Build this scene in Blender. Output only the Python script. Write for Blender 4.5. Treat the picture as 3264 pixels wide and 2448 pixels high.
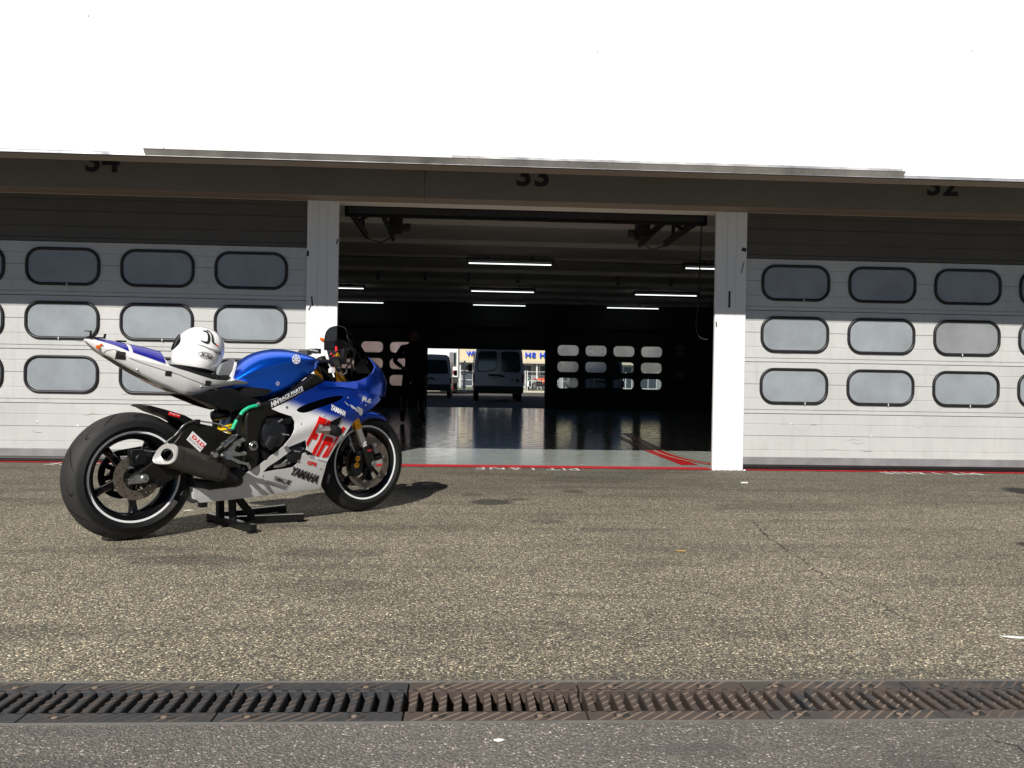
import bpy, bmesh, math, random
from mathutils import Vector, Matrix
from mathutils.geometry import delaunay_2d_cdt

for o in list(bpy.data.objects):
    bpy.data.objects.remove(o)
SC = bpy.context.scene
COL = SC.collection
rnd = random.Random(7)

# ------------------------------------------------------------------ camera
YAW, PITCH, ROLL = 0.0526, -0.0064, 0.0167
cam_d = bpy.data.cameras.new('camera')
cam = bpy.data.objects.new('camera', cam_d)
COL.objects.link(cam)
_f = Vector((math.sin(YAW) * math.cos(PITCH), math.cos(YAW) * math.cos(PITCH), math.sin(PITCH)))
_r = Vector((math.cos(YAW), -math.sin(YAW), 0))
_u = _r.cross(_f)
_r2 = _r * math.cos(ROLL) + _u * math.sin(ROLL)
_u2 = -_r * math.sin(ROLL) + _u * math.cos(ROLL)
cam.matrix_world = Matrix(((_r2.x, _u2.x, -_f.x, 0), (_r2.y, _u2.y, -_f.y, 0), (_r2.z, _u2.z, -_f.z, 0.825), (0, 0, 0, 1)))
cam_d.sensor_width = 36.0
cam_d.lens = 29.617
cam_d.clip_start = 0.05
cam_d.clip_end = 2000
SC.camera = cam

# ------------------------------------------------------------------ sky, sun, exposure
SUN_EL = math.radians(34.1)
SUN_DIR = Vector((0.307 * math.cos(SUN_EL), 0.9517 * math.cos(SUN_EL), -math.sin(SUN_EL)))  # travel direction
world = bpy.data.worlds.new('World')
SC.world = world
world.use_nodes = True
wn = world.node_tree
wn.nodes.clear()
sky = wn.nodes.new('ShaderNodeTexSky')
sky.sky_type = 'NISHITA'
sky.sun_disc = False
sky.sun_elevation = SUN_EL
sky.sun_rotation = math.radians(197.9)
sky.air_density = 0.40
sky.dust_density = 0.0
sky.altitude = 1500
bgn = wn.nodes.new('ShaderNodeBackground')
bgn.inputs['Strength'].default_value = 0.05
wo = wn.nodes.new('ShaderNodeOutputWorld')
wn.links.new(sky.outputs[0], bgn.inputs[0])
wn.links.new(bgn.outputs[0], wo.inputs[0])
sun_d = bpy.data.lights.new('sun', 'SUN')
sun_d.energy = 5.0
sun_d.angle = math.radians(0.5)
sun_d.color = (1.0, 0.955, 0.89)
sun = bpy.data.objects.new('sun', sun_d)
COL.objects.link(sun)
sun.rotation_euler = SUN_DIR.to_track_quat('-Z', 'Y').to_euler()
sun.location = (-6, -18, 16)
SC.view_settings.view_transform = 'Standard'
SC.view_settings.look = 'None'
SC.view_settings.exposure = 0.15
SC.view_settings.gamma = 1.0
SC.view_settings.use_curve_mapping = False
SC.render.engine = 'CYCLES'

# ------------------------------------------------------------------ materials
MATS = {}

def newmat(name):
    m = bpy.data.materials.new(name)
    m.use_nodes = True
    nt = m.node_tree
    nt.nodes.clear()
    out = nt.nodes.new('ShaderNodeOutputMaterial')
    b = nt.nodes.new('ShaderNodeBsdfPrincipled')
    nt.links.new(b.outputs[0], out.inputs[0])
    MATS[name] = m
    return m, nt, b, out

def N(nt, typ, **kw):
    n = nt.nodes.new(typ)
    for k, v in kw.items():
        if k.startswith('i_'):
            n.inputs[k[2:].replace('_', ' ')].default_value = v
        else:
            setattr(n, k, v)
    return n

def noise(nt, vec, scale, detail=3, rough=0.55):
    n = nt.nodes.new('ShaderNodeTexNoise')
    n.inputs['Scale'].default_value = scale
    n.inputs['Detail'].default_value = detail
    n.inputs['Roughness'].default_value = rough
    if vec is not None:
        nt.links.new(vec, n.inputs['Vector'])
    return n

def ramp(nt, src, stops, interp='LINEAR'):
    r = nt.nodes.new('ShaderNodeValToRGB')
    r.color_ramp.interpolation = interp
    el = r.color_ramp.elements
    while len(el) < len(stops):
        el.new(0.5)
    for e, (p, c) in zip(el, stops):
        e.position = p
        e.color = (c, c, c, 1) if isinstance(c, (int, float)) else (*c, 1)
    nt.links.new(src, r.inputs[0])
    return r

def mixc(nt, fac, a, b, blend='MIX'):
    m = nt.nodes.new('ShaderNodeMix')
    m.data_type = 'RGBA'
    m.blend_type = blend
    for sock, val in ((m.inputs[0], fac), (m.inputs[6], a), (m.inputs[7], b)):
        if isinstance(val, (int, float)):
            sock.default_value = val
        elif isinstance(val, (tuple, list)):
            sock.default_value = (*val, 1)
        else:
            nt.links.new(val, sock)
    return m.outputs[2]

def math_n(nt, op, a, b=None, clamp=False):
    m = nt.nodes.new('ShaderNodeMath')
    m.operation = op
    m.use_clamp = clamp
    for i, v in enumerate((a, b)):
        if v is None:
            continue
        if isinstance(v, (int, float)):
            m.inputs[i].default_value = v
        else:
            nt.links.new(v, m.inputs[i])
    return m.outputs[0]

def bump(nt, b, h, strength=0.3, dist=0.01):
    bn = nt.nodes.new('ShaderNodeBump')
    bn.inputs['Strength'].default_value = strength
    bn.inputs['Distance'].default_value = dist
    nt.links.new(h, bn.inputs['Height'])
    nt.links.new(bn.outputs[0], b.inputs['Normal'])

def coords(nt, kind='Object'):
    return nt.nodes.new('ShaderNodeTexCoord').outputs[kind]

def coords_r(nt):
    """object coordinates shifted by the object's random number, so that copies do not repeat"""
    oi = nt.nodes.new('ShaderNodeObjectInfo')
    k = math_n(nt, 'MULTIPLY', oi.outputs['Random'], 53.0)
    va = nt.nodes.new('ShaderNodeVectorMath')
    va.operation = 'ADD'
    nt.links.new(coords(nt), va.inputs[0])
    nt.links.new(k, va.inputs[1])
    return va.outputs[0]

def pm(name, col, rough=0.5, metal=0.0, coat=0.0, var=0.0, vs=6.0, bmp=0.0, bs=60.0, spec=0.5, rvar=0.0, emit=None, dirt=None):
    """plain painted / moulded material with a little procedural unevenness"""
    if name in MATS:
        return MATS[name]
    m, nt, b, out = newmat(name)
    b.inputs['Base Color'].default_value = (*col, 1)
    b.inputs['Roughness'].default_value = rough
    b.inputs['Metallic'].default_value = metal
    b.inputs['Coat Weight'].default_value = coat
    b.inputs['Coat Roughness'].default_value = 0.06
    b.inputs['Specular IOR Level'].default_value = spec
    if emit:
        b.inputs['Emission Color'].default_value = (*emit[0], 1)
        b.inputs['Emission Strength'].default_value = emit[1]
    co = coords(nt)
    if var > 0 or dirt:
        n1 = noise(nt, co, vs, 4, 0.6)
        lo = tuple(c * (1 - var) for c in col)
        hi = tuple(min(1, c * (1 + var)) for c in col)
        c = mixc(nt, ramp(nt, n1.outputs[0], [(0.3, 0.0), (0.7, 1.0)]).outputs[0], lo, hi)
        if dirt:
            n2 = noise(nt, co, dirt[1], 6, 0.7)
            c = mixc(nt, ramp(nt, n2.outputs[0], [(dirt[2], 0.0), (dirt[2] + 0.18, dirt[3])]).outputs[0], c, dirt[0])
        nt.links.new(c, b.inputs['Base Color'])
    if rvar > 0:
        n3 = noise(nt, co, vs * 2.3, 3)
        r = ramp(nt, n3.outputs[0], [(0.25, max(0.02, rough - rvar)), (0.75, min(1, rough + rvar))])
        nt.links.new(r.outputs[0], b.inputs['Roughness'])
    if bmp > 0:
        bump(nt, b, noise(nt, co, bs, 3).outputs[0], bmp, 0.004)
    return m

def asphalt(name, tint, lo, hi, stone, dark, patches):
    m, nt, b, out = newmat(name)
    co = coords(nt)
    big = noise(nt, co, 0.9, 5, 0.6)
    mid = noise(nt, co, 5.0, 5, 0.65)
    v1 = N(nt, 'ShaderNodeTexVoronoi')
    v1.inputs['Scale'].default_value = stone
    nt.links.new(co, v1.inputs['Vector'])
    v2 = N(nt, 'ShaderNodeTexVoronoi')
    v2.inputs['Scale'].default_value = stone * 2.1
    nt.links.new(co, v2.inputs['Vector'])
    sep = N(nt, 'ShaderNodeSeparateColor')
    nt.links.new(v1.outputs['Color'], sep.inputs[0])
    sep2 = N(nt, 'ShaderNodeSeparateColor')
    nt.links.new(v2.outputs['Color'], sep2.inputs[0])
    # stone brightness per cell, bitumen between
    st = ramp(nt, sep.outputs[0], [(0.0, lo * 0.75), (0.45, (lo + hi) * 0.42), (0.8, hi * 0.8), (0.93, hi), (0.97, hi * 1.9)])
    tone = ramp(nt, sep.outputs[1], [(0.0, (tint[0] * 1.06, tint[1] * 0.96, tint[2] * 0.84)), (0.5, tint), (1.0, (tint[0] * 0.95, tint[1] * 1.01, tint[2] * 0.98))])
    c = mixc(nt, 1.0, st.outputs[0], tone.outputs[0], 'MULTIPLY')
    gap = ramp(nt, v1.outputs['Distance'], [(0.30, 0.0), (0.62, 0.8)])
    c = mixc(nt, gap.outputs[0], c, (dark, dark * 0.95, dark * 0.88))
    fine = ramp(nt, sep2.outputs[0], [(0.0, 0.62), (0.6, 1.0), (1.0, 1.35)])
    c = mixc(nt, 1.0, c, fine.outputs[0], 'MULTIPLY')
    wear = ramp(nt, big.outputs[0], [(0.28, 0.80), (0.62, 1.08)])
    c = mixc(nt, 1.0, c, wear.outputs[0], 'MULTIPLY')
    wear2 = ramp(nt, mid.outputs[0], [(0.25, 0.72), (0.42, 1.0), (0.8, 1.08)])
    c = mixc(nt, 1.0, c, wear2.outputs[0], 'MULTIPLY')
    # rubbered-in lanes: long streaks along the lane, and a dirtier band towards the doors
    mps = N(nt, 'ShaderNodeMapping')
    mps.inputs['Scale'].default_value = (0.35, 2.6, 1.0)
    nt.links.new(co, mps.inputs[0])
    ns = noise(nt, mps.outputs[0], 1.3, 6, 0.68)
    c = mixc(nt, ramp(nt, ns.outputs[0], [(0.50, 0.0), (0.66, 0.42)]).outputs[0], c, (dark * 0.9, dark * 0.86, dark * 0.82))
    nsp = noise(nt, co, 2.4, 7, 0.72)
    c = mixc(nt, ramp(nt, nsp.outputs[0], [(0.63, 0.0), (0.68, 0.5)]).outputs[0], c, (dark * 0.7, dark * 0.66, dark * 0.62))
    sy = N(nt, 'ShaderNodeSeparateXYZ')
    nt.links.new(co, sy.inputs[0])
    yb = math_n(nt, 'MULTIPLY', math_n(nt, 'ADD', sy.outputs[1], math_n(nt, 'MULTIPLY', ns.outputs[0], 1.6)), 0.1)
    c = mixc(nt, ramp(nt, yb, [(0.62, 0.0), (0.80, 0.34)]).outputs[0], c, (dark * 1.1, dark * 1.02, dark * 0.92))
    # oil and rubber stains and plain dark patches, with outlines of their own
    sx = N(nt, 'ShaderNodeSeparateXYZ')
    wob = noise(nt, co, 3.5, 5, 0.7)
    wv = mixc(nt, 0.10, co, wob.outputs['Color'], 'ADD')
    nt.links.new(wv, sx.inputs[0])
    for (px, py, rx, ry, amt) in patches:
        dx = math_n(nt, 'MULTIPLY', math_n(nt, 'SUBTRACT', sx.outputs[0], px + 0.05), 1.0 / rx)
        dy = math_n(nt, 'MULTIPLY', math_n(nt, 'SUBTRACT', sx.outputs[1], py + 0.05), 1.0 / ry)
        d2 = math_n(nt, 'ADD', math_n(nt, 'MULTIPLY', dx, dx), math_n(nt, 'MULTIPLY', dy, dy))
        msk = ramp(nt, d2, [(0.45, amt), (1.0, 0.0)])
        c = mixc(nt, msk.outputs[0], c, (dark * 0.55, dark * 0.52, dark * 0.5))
    nt.links.new(c, b.inputs['Base Color'])
    b.inputs['Roughness'].default_value = 0.86
    b.inputs['Specular IOR Level'].default_value = 0.35
    h = math_n(nt, 'ADD', math_n(nt, 'MULTIPLY', v1.outputs['Distance'], -0.9), math_n(nt, 'MULTIPLY', v2.outputs['Distance'], -0.35))
    bump(nt, b, h, 0.85, 0.006)
    return m

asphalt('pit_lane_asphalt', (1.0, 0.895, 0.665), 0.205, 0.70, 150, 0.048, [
    (0.171, 5.615, 0.17, 0.16, 0.75), (0.784, 6.18, 0.10, 0.12, 0.55), (0.48, 4.87, 0.12, 0.10, 0.4), (4.45, 6.38, 0.20, 0.35, 0.95),  # last entry here and first below: plain dark patches far to the right
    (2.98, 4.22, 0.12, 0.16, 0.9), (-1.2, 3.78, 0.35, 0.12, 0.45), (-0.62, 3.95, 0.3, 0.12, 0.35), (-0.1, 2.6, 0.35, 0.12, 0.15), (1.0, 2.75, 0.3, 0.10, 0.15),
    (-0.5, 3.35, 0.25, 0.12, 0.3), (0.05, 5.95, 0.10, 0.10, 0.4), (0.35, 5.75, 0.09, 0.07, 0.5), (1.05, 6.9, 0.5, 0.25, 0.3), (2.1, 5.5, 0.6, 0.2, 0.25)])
asphalt('near_strip_asphalt', (1.0, 0.90, 0.81), 0.20, 0.38, 165, 0.12, [
    (-0.35, 1.72, 0.16, 0.06, 0.35), (0.55, 1.85, 0.12, 0.05, 0.35), (1.0, 1.78, 0.1, 0.05, 0.3), (-0.9, 1.8, 0.2, 0.05, 0.3)])
asphalt('yard_asphalt', (1.0, 0.96, 0.90), 0.16, 0.36, 40, 0.06, [])

def floor_material():
    m, nt, b, out = newmat('garage_floor_paint')
    co = coords(nt)
    n1 = noise(nt, co, 0.7, 5, 0.6)
    n2 = noise(nt, co, 6.0, 5, 0.7)
    c = mixc(nt, ramp(nt, n1.outputs[0], [(0.3, 0.0), (0.7, 1.0)]).outputs[0], (0.40, 0.45, 0.41), (0.48, 0.52, 0.475))
    c = mixc(nt, ramp(nt, n2.outputs[0], [(0.63, 0.0), (0.8, 0.5)]).outputs[0], c, (0.12, 0.13, 0.12))
    # tyre scuffs running across
    mp = N(nt, 'ShaderNodeMapping')
    mp.inputs['Scale'].default_value = (1.2, 9.0, 1.0)
    nt.links.new(co, mp.inputs[0])
    n3 = noise(nt, mp.outputs[0], 2.2, 4, 0.6)
    c = mixc(nt, ramp(nt, n3.outputs[0], [(0.66, 0.0), (0.76, 0.35)]).outputs[0], c, (0.08, 0.085, 0.085))
    nt.links.new(c, b.inputs['Base Color'])
    r = ramp(nt, n2.outputs[0], [(0.25, 0.07), (0.55, 0.13), (0.8, 0.40)])
    nt.links.new(r.outputs[0], b.inputs['Roughness'])
    b.inputs['Specular IOR Level'].default_value = 0.5
    mp2 = N(nt, 'ShaderNodeMapping')
    mp2.inputs['Scale'].default_value = (0.6, 3.0, 1.0)
    nt.links.new(co, mp2.inputs[0])
    bump(nt, b, noise(nt, mp2.outputs[0], 5.0, 4, 0.6).outputs[0], 0.10, 0.006)
floor_material()

def door_material():
    m, nt, b, out = newmat('door_panel_paint')
    co = coords_r(nt)
    n1 = noise(nt, co, 1.4, 5, 0.62)
    n2 = noise(nt, co, 9.0, 6, 0.7)
    c = mixc(nt, ramp(nt, n1.outputs[0], [(0.3, 0.0), (0.72, 1.0)]).outputs[0], (0.44, 0.45, 0.44), (0.52, 0.525, 0.51))
    c = mixc(nt, ramp(nt, n2.outputs[0], [(0.56, 0.0), (0.80, 0.5)]).outputs[0], c, (0.34, 0.33, 0.30))
    mpd = N(nt, 'ShaderNodeMapping')
    mpd.inputs['Scale'].default_value = (7.0, 1.0, 0.5)
    nt.links.new(co, mpd.inputs[0])
    nd = noise(nt, mpd.outputs[0], 2.5, 4, 0.6)
    c = mixc(nt, ramp(nt, nd.outputs[0], [(0.52, 0.0), (0.75, 0.22)]).outputs[0], c, (0.30, 0.29, 0.26))
    n4 = noise(nt, co, 38.0, 2, 0.5)
    c = mixc(nt, ramp(nt, n4.outputs[0], [(0.76, 0.0), (0.80, 0.5)]).outputs[0], c, (0.25, 0.24, 0.22))
    nt.links.new(c, b.inputs['Base Color'])
    b.inputs['Roughness'].default_value = 0.36
    b.inputs['Specular IOR Level'].default_value = 0.6
    n3 = noise(nt, co, 3.0, 3, 0.5)
    bump(nt, b, n3.outputs[0], 0.12, 0.02)
door_material()

def plaster(name, col, var, mark):
    m, nt, b, out = newmat(name)
    co = coords(nt)
    n1 = noise(nt, co, 0.8, 6, 0.65)
    n2 = noise(nt, co, 14.0, 5, 0.7)
    lo = tuple(c * (1 - var) for c in col)
    c = mixc(nt, ramp(nt, n1.outputs[0], [(0.3, 0.0), (0.65, 1.0)]).outputs[0], lo, col)
    c = mixc(nt, ramp(nt, n2.outputs[0], [(0.70, 0.0), (0.78, mark)]).outputs[0], c, tuple(x * 0.3 for x in col))
    nt.links.new(c, b.inputs['Base Color'])
    b.inputs['Roughness'].default_value = 0.75
    bump(nt, b, n2.outputs[0], 0.08, 0.003)
plaster('white_fascia_paint', (0.84, 0.84, 0.83), 0.02, 0.05)
plaster('column_paint', (0.74, 0.75, 0.76), 0.06, 0.25)
plaster('beam_concrete', (0.185, 0.175, 0.16), 0.14, 0.5)
plaster('bounce_lit_concrete', (0.27, 0.22, 0.175), 0.12, 0.4)  # beam and fascia undersides: bounce light from the ground painted in as tan
plaster('ceiling_paint', (0.72, 0.67, 0.62), 0.10, 0.15)
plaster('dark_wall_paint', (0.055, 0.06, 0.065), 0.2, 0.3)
plaster('cream_render', (0.62, 0.53, 0.36), 0.1, 0.1)
plaster('grey_wall', (0.22, 0.235, 0.25), 0.15, 0.2)

def frosted(name, col, trans):
    m, nt, b, out = newmat(name)
    b.inputs['Base Color'].default_value = (*col, 1)
    b.inputs['Roughness'].default_value = 0.28
    co = coords_r(nt)
    n1 = noise(nt, co, 2.6, 5, 0.62)
    n2 = noise(nt, co, 45.0, 2, 0.5)
    c = mixc(nt, ramp(nt, n1.outputs[0], [(0.25, 0.0), (0.75, 1.0)]).outputs[0], tuple(x * 0.74 for x in col), tuple(min(1, x * 1.16) for x in col))
    c = mixc(nt, ramp(nt, n2.outputs[0], [(0.77, 0.0), (0.80, 0.5)]).outputs[0], c, tuple(x * 0.4 for x in col))
    nt.links.new(c, b.inputs['Base Color'])
    if trans > 0:
        tl = nt.nodes.new('ShaderNodeBsdfTranslucent')
        nt.links.new(c, tl.inputs[0])
        rf = nt.nodes.new('ShaderNodeBsdfRefraction')
        rf.inputs['Roughness'].default_value = 0.75
        rf.inputs['IOR'].default_value = 1.12
        nt.links.new(c, rf.inputs[0])
        t = nt.nodes.new('ShaderNodeMixShader')
        t.inputs[0].default_value = 0.85
        nt.links.new(tl.outputs[0], t.inputs[1])
        nt.links.new(rf.outputs[0], t.inputs[2])
        mx = nt.nodes.new('ShaderNodeMixShader')
        mx.inputs[0].default_value = trans
        nt.links.new(b.outputs[0], mx.inputs[1])
        nt.links.new(t.outputs[0], mx.inputs[2])
        nt.links.new(mx.outputs[0], out.inputs[0])
    return m
frosted('frosted_pane', (0.265, 0.29, 0.31), 0.0)
frosted('frosted_pane_stained', (0.24, 0.25, 0.26), 0.0)
frosted('translucent_pane', (0.86, 0.93, 0.95), 0.94)
frosted('translucent_pane_pink', (0.95, 0.80, 0.80), 0.94)

def clear_glass(name, tint, gloss=0.12, rough=0.02):
    m, nt, b, out = newmat(name)
    nt.nodes.remove(b)
    t = nt.nodes.new('ShaderNodeBsdfTransparent')
    t.inputs[0].default_value = (*tint, 1)
    g = nt.nodes.new('ShaderNodeBsdfGlossy')
    g.inputs['Roughness'].default_value = rough
    mx = nt.nodes.new('ShaderNodeMixShader')
    mx.inputs[0].default_value = gloss
    nt.links.new(t.outputs[0], mx.inputs[1])
    nt.links.new(g.outputs[0], mx.inputs[2])
    nt.links.new(mx.outputs[0], out.inputs[0])
    return m
clear_glass('clear_pane', (0.80, 0.84, 0.84), 0.06)
clear_glass('smoked_screen', (0.035, 0.037, 0.042), 0.07, 0.06)

def carbon():
    m, nt, b, out = newmat('carbon_fibre')
    co = coords(nt)
    ch = N(nt, 'ShaderNodeTexChecker')
    ch.inputs['Scale'].default_value = 320
    nt.links.new(co, ch.inputs[0])
    ch.inputs[1].default_value = (0.002, 0.002, 0.0019, 1)
    ch.inputs[2].default_value = (0.013, 0.012, 0.009, 1)
    b.inputs['Specular IOR Level'].default_value = 0.22
    nt.links.new(ch.outputs[0], b.inputs['Base Color'])
    b.inputs['Roughness'].default_value = 0.38
    b.inputs['Coat Weight'].default_value = 0.15
    b.inputs['Coat Roughness'].default_value = 0.2
carbon()

BLUE = (0.002, 0.055, 0.50)
PEARL = (0.80, 0.80, 0.80)

def paint_fade():
    """blue fading into pearl white along a diagonal of the fairing (a painted fade)"""
    m, nt, b, out = newmat('blue_to_white_paint')
    co = coords(nt)
    s = N(nt, 'ShaderNodeSeparateXYZ')
    nt.links.new(co, s.inputs[0])
    wob = noise(nt, co, 9.0, 3)
    t = math_n(nt, 'ADD', math_n(nt, 'SUBTRACT', s.outputs[2], 0.668), math_n(nt, 'MULTIPLY', math_n(nt, 'SUBTRACT', s.outputs[0], 0.75), 0.33))
    t = math_n(nt, 'ADD', t, math_n(nt, 'MULTIPLY', math_n(nt, 'SUBTRACT', wob.outputs[0], 0.5), 0.02))
    t = math_n(nt, 'ADD', math_n(nt, 'MULTIPLY', t, 12.0), 0.5, True)
    c = mixc(nt, ramp(nt, t, [(0.15, 0.0), (0.85, 1.0)], 'EASE').outputs[0], PEARL, BLUE)
    nt.links.new(c, b.inputs['Base Color'])
    b.inputs['Roughness'].default_value = 0.32
    nt.links.new(math_n(nt, 'MULTIPLY', t, 0.85), b.inputs['Metallic'])
    b.inputs['Coat Weight'].default_value = 0.6
    b.inputs['Coat Roughness'].default_value = 0.05
paint_fade()

def tank_paint():
    m, nt, b, out = newmat('blue_tank_paint')
    co = coords(nt)
    s = N(nt, 'ShaderNodeSeparateXYZ')
    nt.links.new(co, s.inputs[0])
    # printed dot pattern on the knee area
    fx = math_n(nt, 'ABSOLUTE', math_n(nt, 'SUBTRACT', math_n(nt, 'FRACT', math_n(nt, 'ADD', math_n(nt, 'MULTIPLY', s.outputs[0], 62.0), math_n(nt, 'MULTIPLY', s.outputs[2], 31.0))), 0.5))
    fz = math_n(nt, 'ABSOLUTE', math_n(nt, 'SUBTRACT', math_n(nt, 'FRACT', math_n(nt, 'MULTIPLY', s.outputs[2], 62.0)), 0.5))
    d = math_n(nt, 'SQRT', math_n(nt, 'ADD', math_n(nt, 'MULTIPLY', fx, fx), math_n(nt, 'MULTIPLY', fz, fz)))
    dots = ramp(nt, d, [(0.14, 1.0), (0.2, 0.0)])
    reg = math_n(nt, 'MULTIPLY', ramp(nt, s.outputs[0], [(0.50, 1.0), (0.72, 0.0)]).outputs[0], ramp(nt, s.outputs[2], [(0.74, 0.0), (0.77, 1.0), (0.87, 1.0), (0.885, 0.0)]).outputs[0])
    f = math_n(nt, 'MULTIPLY', math_n(nt, 'MULTIPLY', dots.outputs[0], reg), 0.8)
    c = mixc(nt, f, (0.002, 0.125, 0.85), (0.002, 0.018, 0.2))
    nt.links.new(c, b.inputs['Base Color'])
    b.inputs['Metallic'].default_value = 0.88
    b.inputs['Roughness'].default_value = 0.30
    b.inputs['Coat Weight'].default_value = 0.5
    b.inputs['Coat Roughness'].default_value = 0.04
tank_paint()

def tyre_mat(name, base, cx=0.0, cz=0.0, R=0.0):
    m, nt, b, out = newmat(name)
    co = coords(nt)
    n1 = noise(nt, co, 7.0, 5, 0.65)
    n2 = noise(nt, co, 90.0, 3, 0.6)
    c = mixc(nt, ramp(nt, n1.outputs[0], [(0.3, 0.0), (0.7, 1.0)]).outputs[0], (base * 0.8, base * 0.8, base * 0.82), (base * 1.25, base * 1.25, base * 1.22))
    if R:                                  # scrubbed tread is greyer than the moulded sidewall
        s = N(nt, 'ShaderNodeSeparateXYZ')
        nt.links.new(co, s.inputs[0])
        dx = math_n(nt, 'SUBTRACT', s.outputs[0], cx)
        dz = math_n(nt, 'SUBTRACT', s.outputs[2], cz)
        r = math_n(nt, 'SQRT', math_n(nt, 'ADD', math_n(nt, 'MULTIPLY', dx, dx), math_n(nt, 'MULTIPLY', dz, dz)))
        k = ramp(nt, math_n(nt, 'DIVIDE', r, R), [(0.855, 0.0), (0.90, 1.0)])
        c = mixc(nt, k.outputs[0], (0.0075, 0.0078, 0.0085), c)
    nt.links.new(c, b.inputs['Base Color'])
    b.inputs['Roughness'].default_value = 0.66
    b.inputs['Specular IOR Level'].default_value = 0.28
    bump(nt, b, n2.outputs[0], 0.15, 0.002)
tyre_mat('rear_slick_rubber', 0.026, -0.03, 0.314, 0.314)
tyre_mat('front_slick_rubber', 0.017, 1.35, 0.302, 0.300)
tyre_mat('road_rubber', 0.03)

def grate_mat(name, rust, tar):
    m, nt, b, out = newmat(name)
    co = coords_r(nt)
    n1 = noise(nt, co, 5.0, 6, 0.65)
    n2 = noise(nt, co, 60.0, 4, 0.7)
    c = mixc(nt, ramp(nt, n1.outputs[0], [(0.5 - tar * 0.5, 0.0), (0.62 - tar * 0.5 + 0.05, 1.0)]).outputs[0], rust, (0.035, 0.037, 0.042))
    c = mixc(nt, ramp(nt, n2.outputs[0], [(0.55, 0.0), (0.8, 0.5)]).outputs[0], c, (0.13, 0.10, 0.075))
    nt.links.new(c, b.inputs['Base Color'])
    b.inputs['Roughness'].default_value = 0.6
    b.inputs['Metallic'].default_value = 0.2
    bump(nt, b, n2.outputs[0], 0.3, 0.003)
grate_mat('rusty_cast_iron', (0.075, 0.056, 0.046), -0.15)
grate_mat('tarred_cast_iron', (0.075, 0.06, 0.052), 0.42)
grate_mat('smeared_cast_iron', (0.085, 0.064, 0.052), 0.12)
grate_mat('worn_rib_iron', (0.22, 0.165, 0.125), -0.3)
grate_mat('tarred_rib_iron', (0.15, 0.105, 0.078), 0.08)

pm('near_white', (0.78, 0.78, 0.78), 0.4, var=0.04)
pm('pearl_white', PEARL, 0.3, coat=0.7, var=0.02, vs=8, dirt=((0.4, 0.36, 0.30), 6.0, 0.60, 0.25))
pm('belly_white', (0.62, 0.62, 0.61), 0.42, coat=0.2, var=0.06, vs=8, dirt=((0.30, 0.24, 0.17), 7.0, 0.56, 0.45))
pm('helmet_white', (0.84, 0.84, 0.84), 0.22, coat=0.8)
pm('gloss_blue', (0.002, 0.055, 0.50), 0.25, metal=0.88, coat=0.35)
pm('tail_blue', (0.012, 0.014, 0.34), 0.32, metal=0.35, coat=0.6)
pm('decal_red', (0.74, 0.008, 0.006), 0.45, spec=0.2, var=0.03)
pm('decal_white', (0.80, 0.80, 0.80), 0.4)
pm('decal_silver', (0.55, 0.57, 0.60), 0.35, metal=0.3)
pm('decal_black', (0.012, 0.012, 0.013), 0.4)
pm('gloss_black', (0.005, 0.005, 0.006), 0.22, coat=0.25, spec=0.3)
pm('satin_black', (0.006, 0.006, 0.0065), 0.42, var=0.2, vs=20, rvar=0.1, spec=0.25)
pm('matt_black', (0.007, 0.007, 0.0075), 0.75, bmp=0.1, spec=0.2)
pm('engine_black', (0.010, 0.011, 0.013), 0.38, spec=0.35, var=0.2, vs=18, bmp=0.1, bs=120)
pm('seal_rubber', (0.012, 0.012, 0.0125), 0.42, spec=0.4, var=0.2, vs=12)
pm('steel', (0.52, 0.52, 0.51), 0.3, metal=1.0, var=0.12, vs=30)
pm('brushed_alloy', (0.45, 0.45, 0.44), 0.30, metal=1.0, var=0.15, vs=30, rvar=0.1)
pm('aluminium_trim', (0.62, 0.62, 0.62), 0.38, metal=0.55, var=0.3, vs=3.5, rvar=0.2)
pm('disc_steel', (0.20, 0.165, 0.135), 0.5, metal=0.8, var=0.2, vs=40)
pm('gold_anodised', (0.70, 0.33, 0.03), 0.28, metal=0.85, var=0.1, vs=30)
pm('muffler_titanium', (0.060, 0.054, 0.046), 0.40, metal=0.6, spec=0.3, var=0.15, vs=9, rvar=0.08)
pm('cap_titanium', (0.72, 0.71, 0.68), 0.36, metal=0.55, var=0.1, vs=20)
pm('spring_yellow', (0.85, 0.60, 0.01), 0.4)
pm('hose_green', (0.01, 0.45, 0.22), 0.4)
pm('amber', (0.85, 0.16, 0.01), 0.25, coat=0.5)
pm('red_plastic', (0.70, 0.02, 0.03), 0.35, coat=0.3)
pm('white_stripe', (0.84, 0.84, 0.84), 0.5)
pm('red_line_paint', (0.55, 0.025, 0.035), 0.6, var=0.25, vs=8, dirt=((0.12, 0.09, 0.08), 22.0, 0.55, 0.7))
pm('white_line_paint', (0.66, 0.66, 0.63), 0.6, var=0.15, vs=9, dirt=((0.13, 0.12, 0.11), 30.0, 0.52, 0.75))
pm('floor_red_paint', (0.56, 0.02, 0.025), 0.25, var=0.1, vs=4)
pm('floor_cream_paint', (0.60, 0.55, 0.42), 0.25)
pm('floor_olive_paint', (0.075, 0.085, 0.02), 0.25)
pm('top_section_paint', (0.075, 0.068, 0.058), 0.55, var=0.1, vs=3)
pm('grey_rail', (0.20, 0.20, 0.205), 0.5, var=0.2, vs=5, rvar=0.1)
pm('rail_steel', (0.02, 0.019, 0.018), 0.5, metal=0.4)
pm('number_black', (0.008, 0.008, 0.009), 0.5)
pm('lamp_housing', (0.08, 0.08, 0.08), 0.5)
pm('tube_light', (0.9, 0.95, 0.9), 0.4, emit=((0.93, 1.0, 0.95), 1.7))
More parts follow.
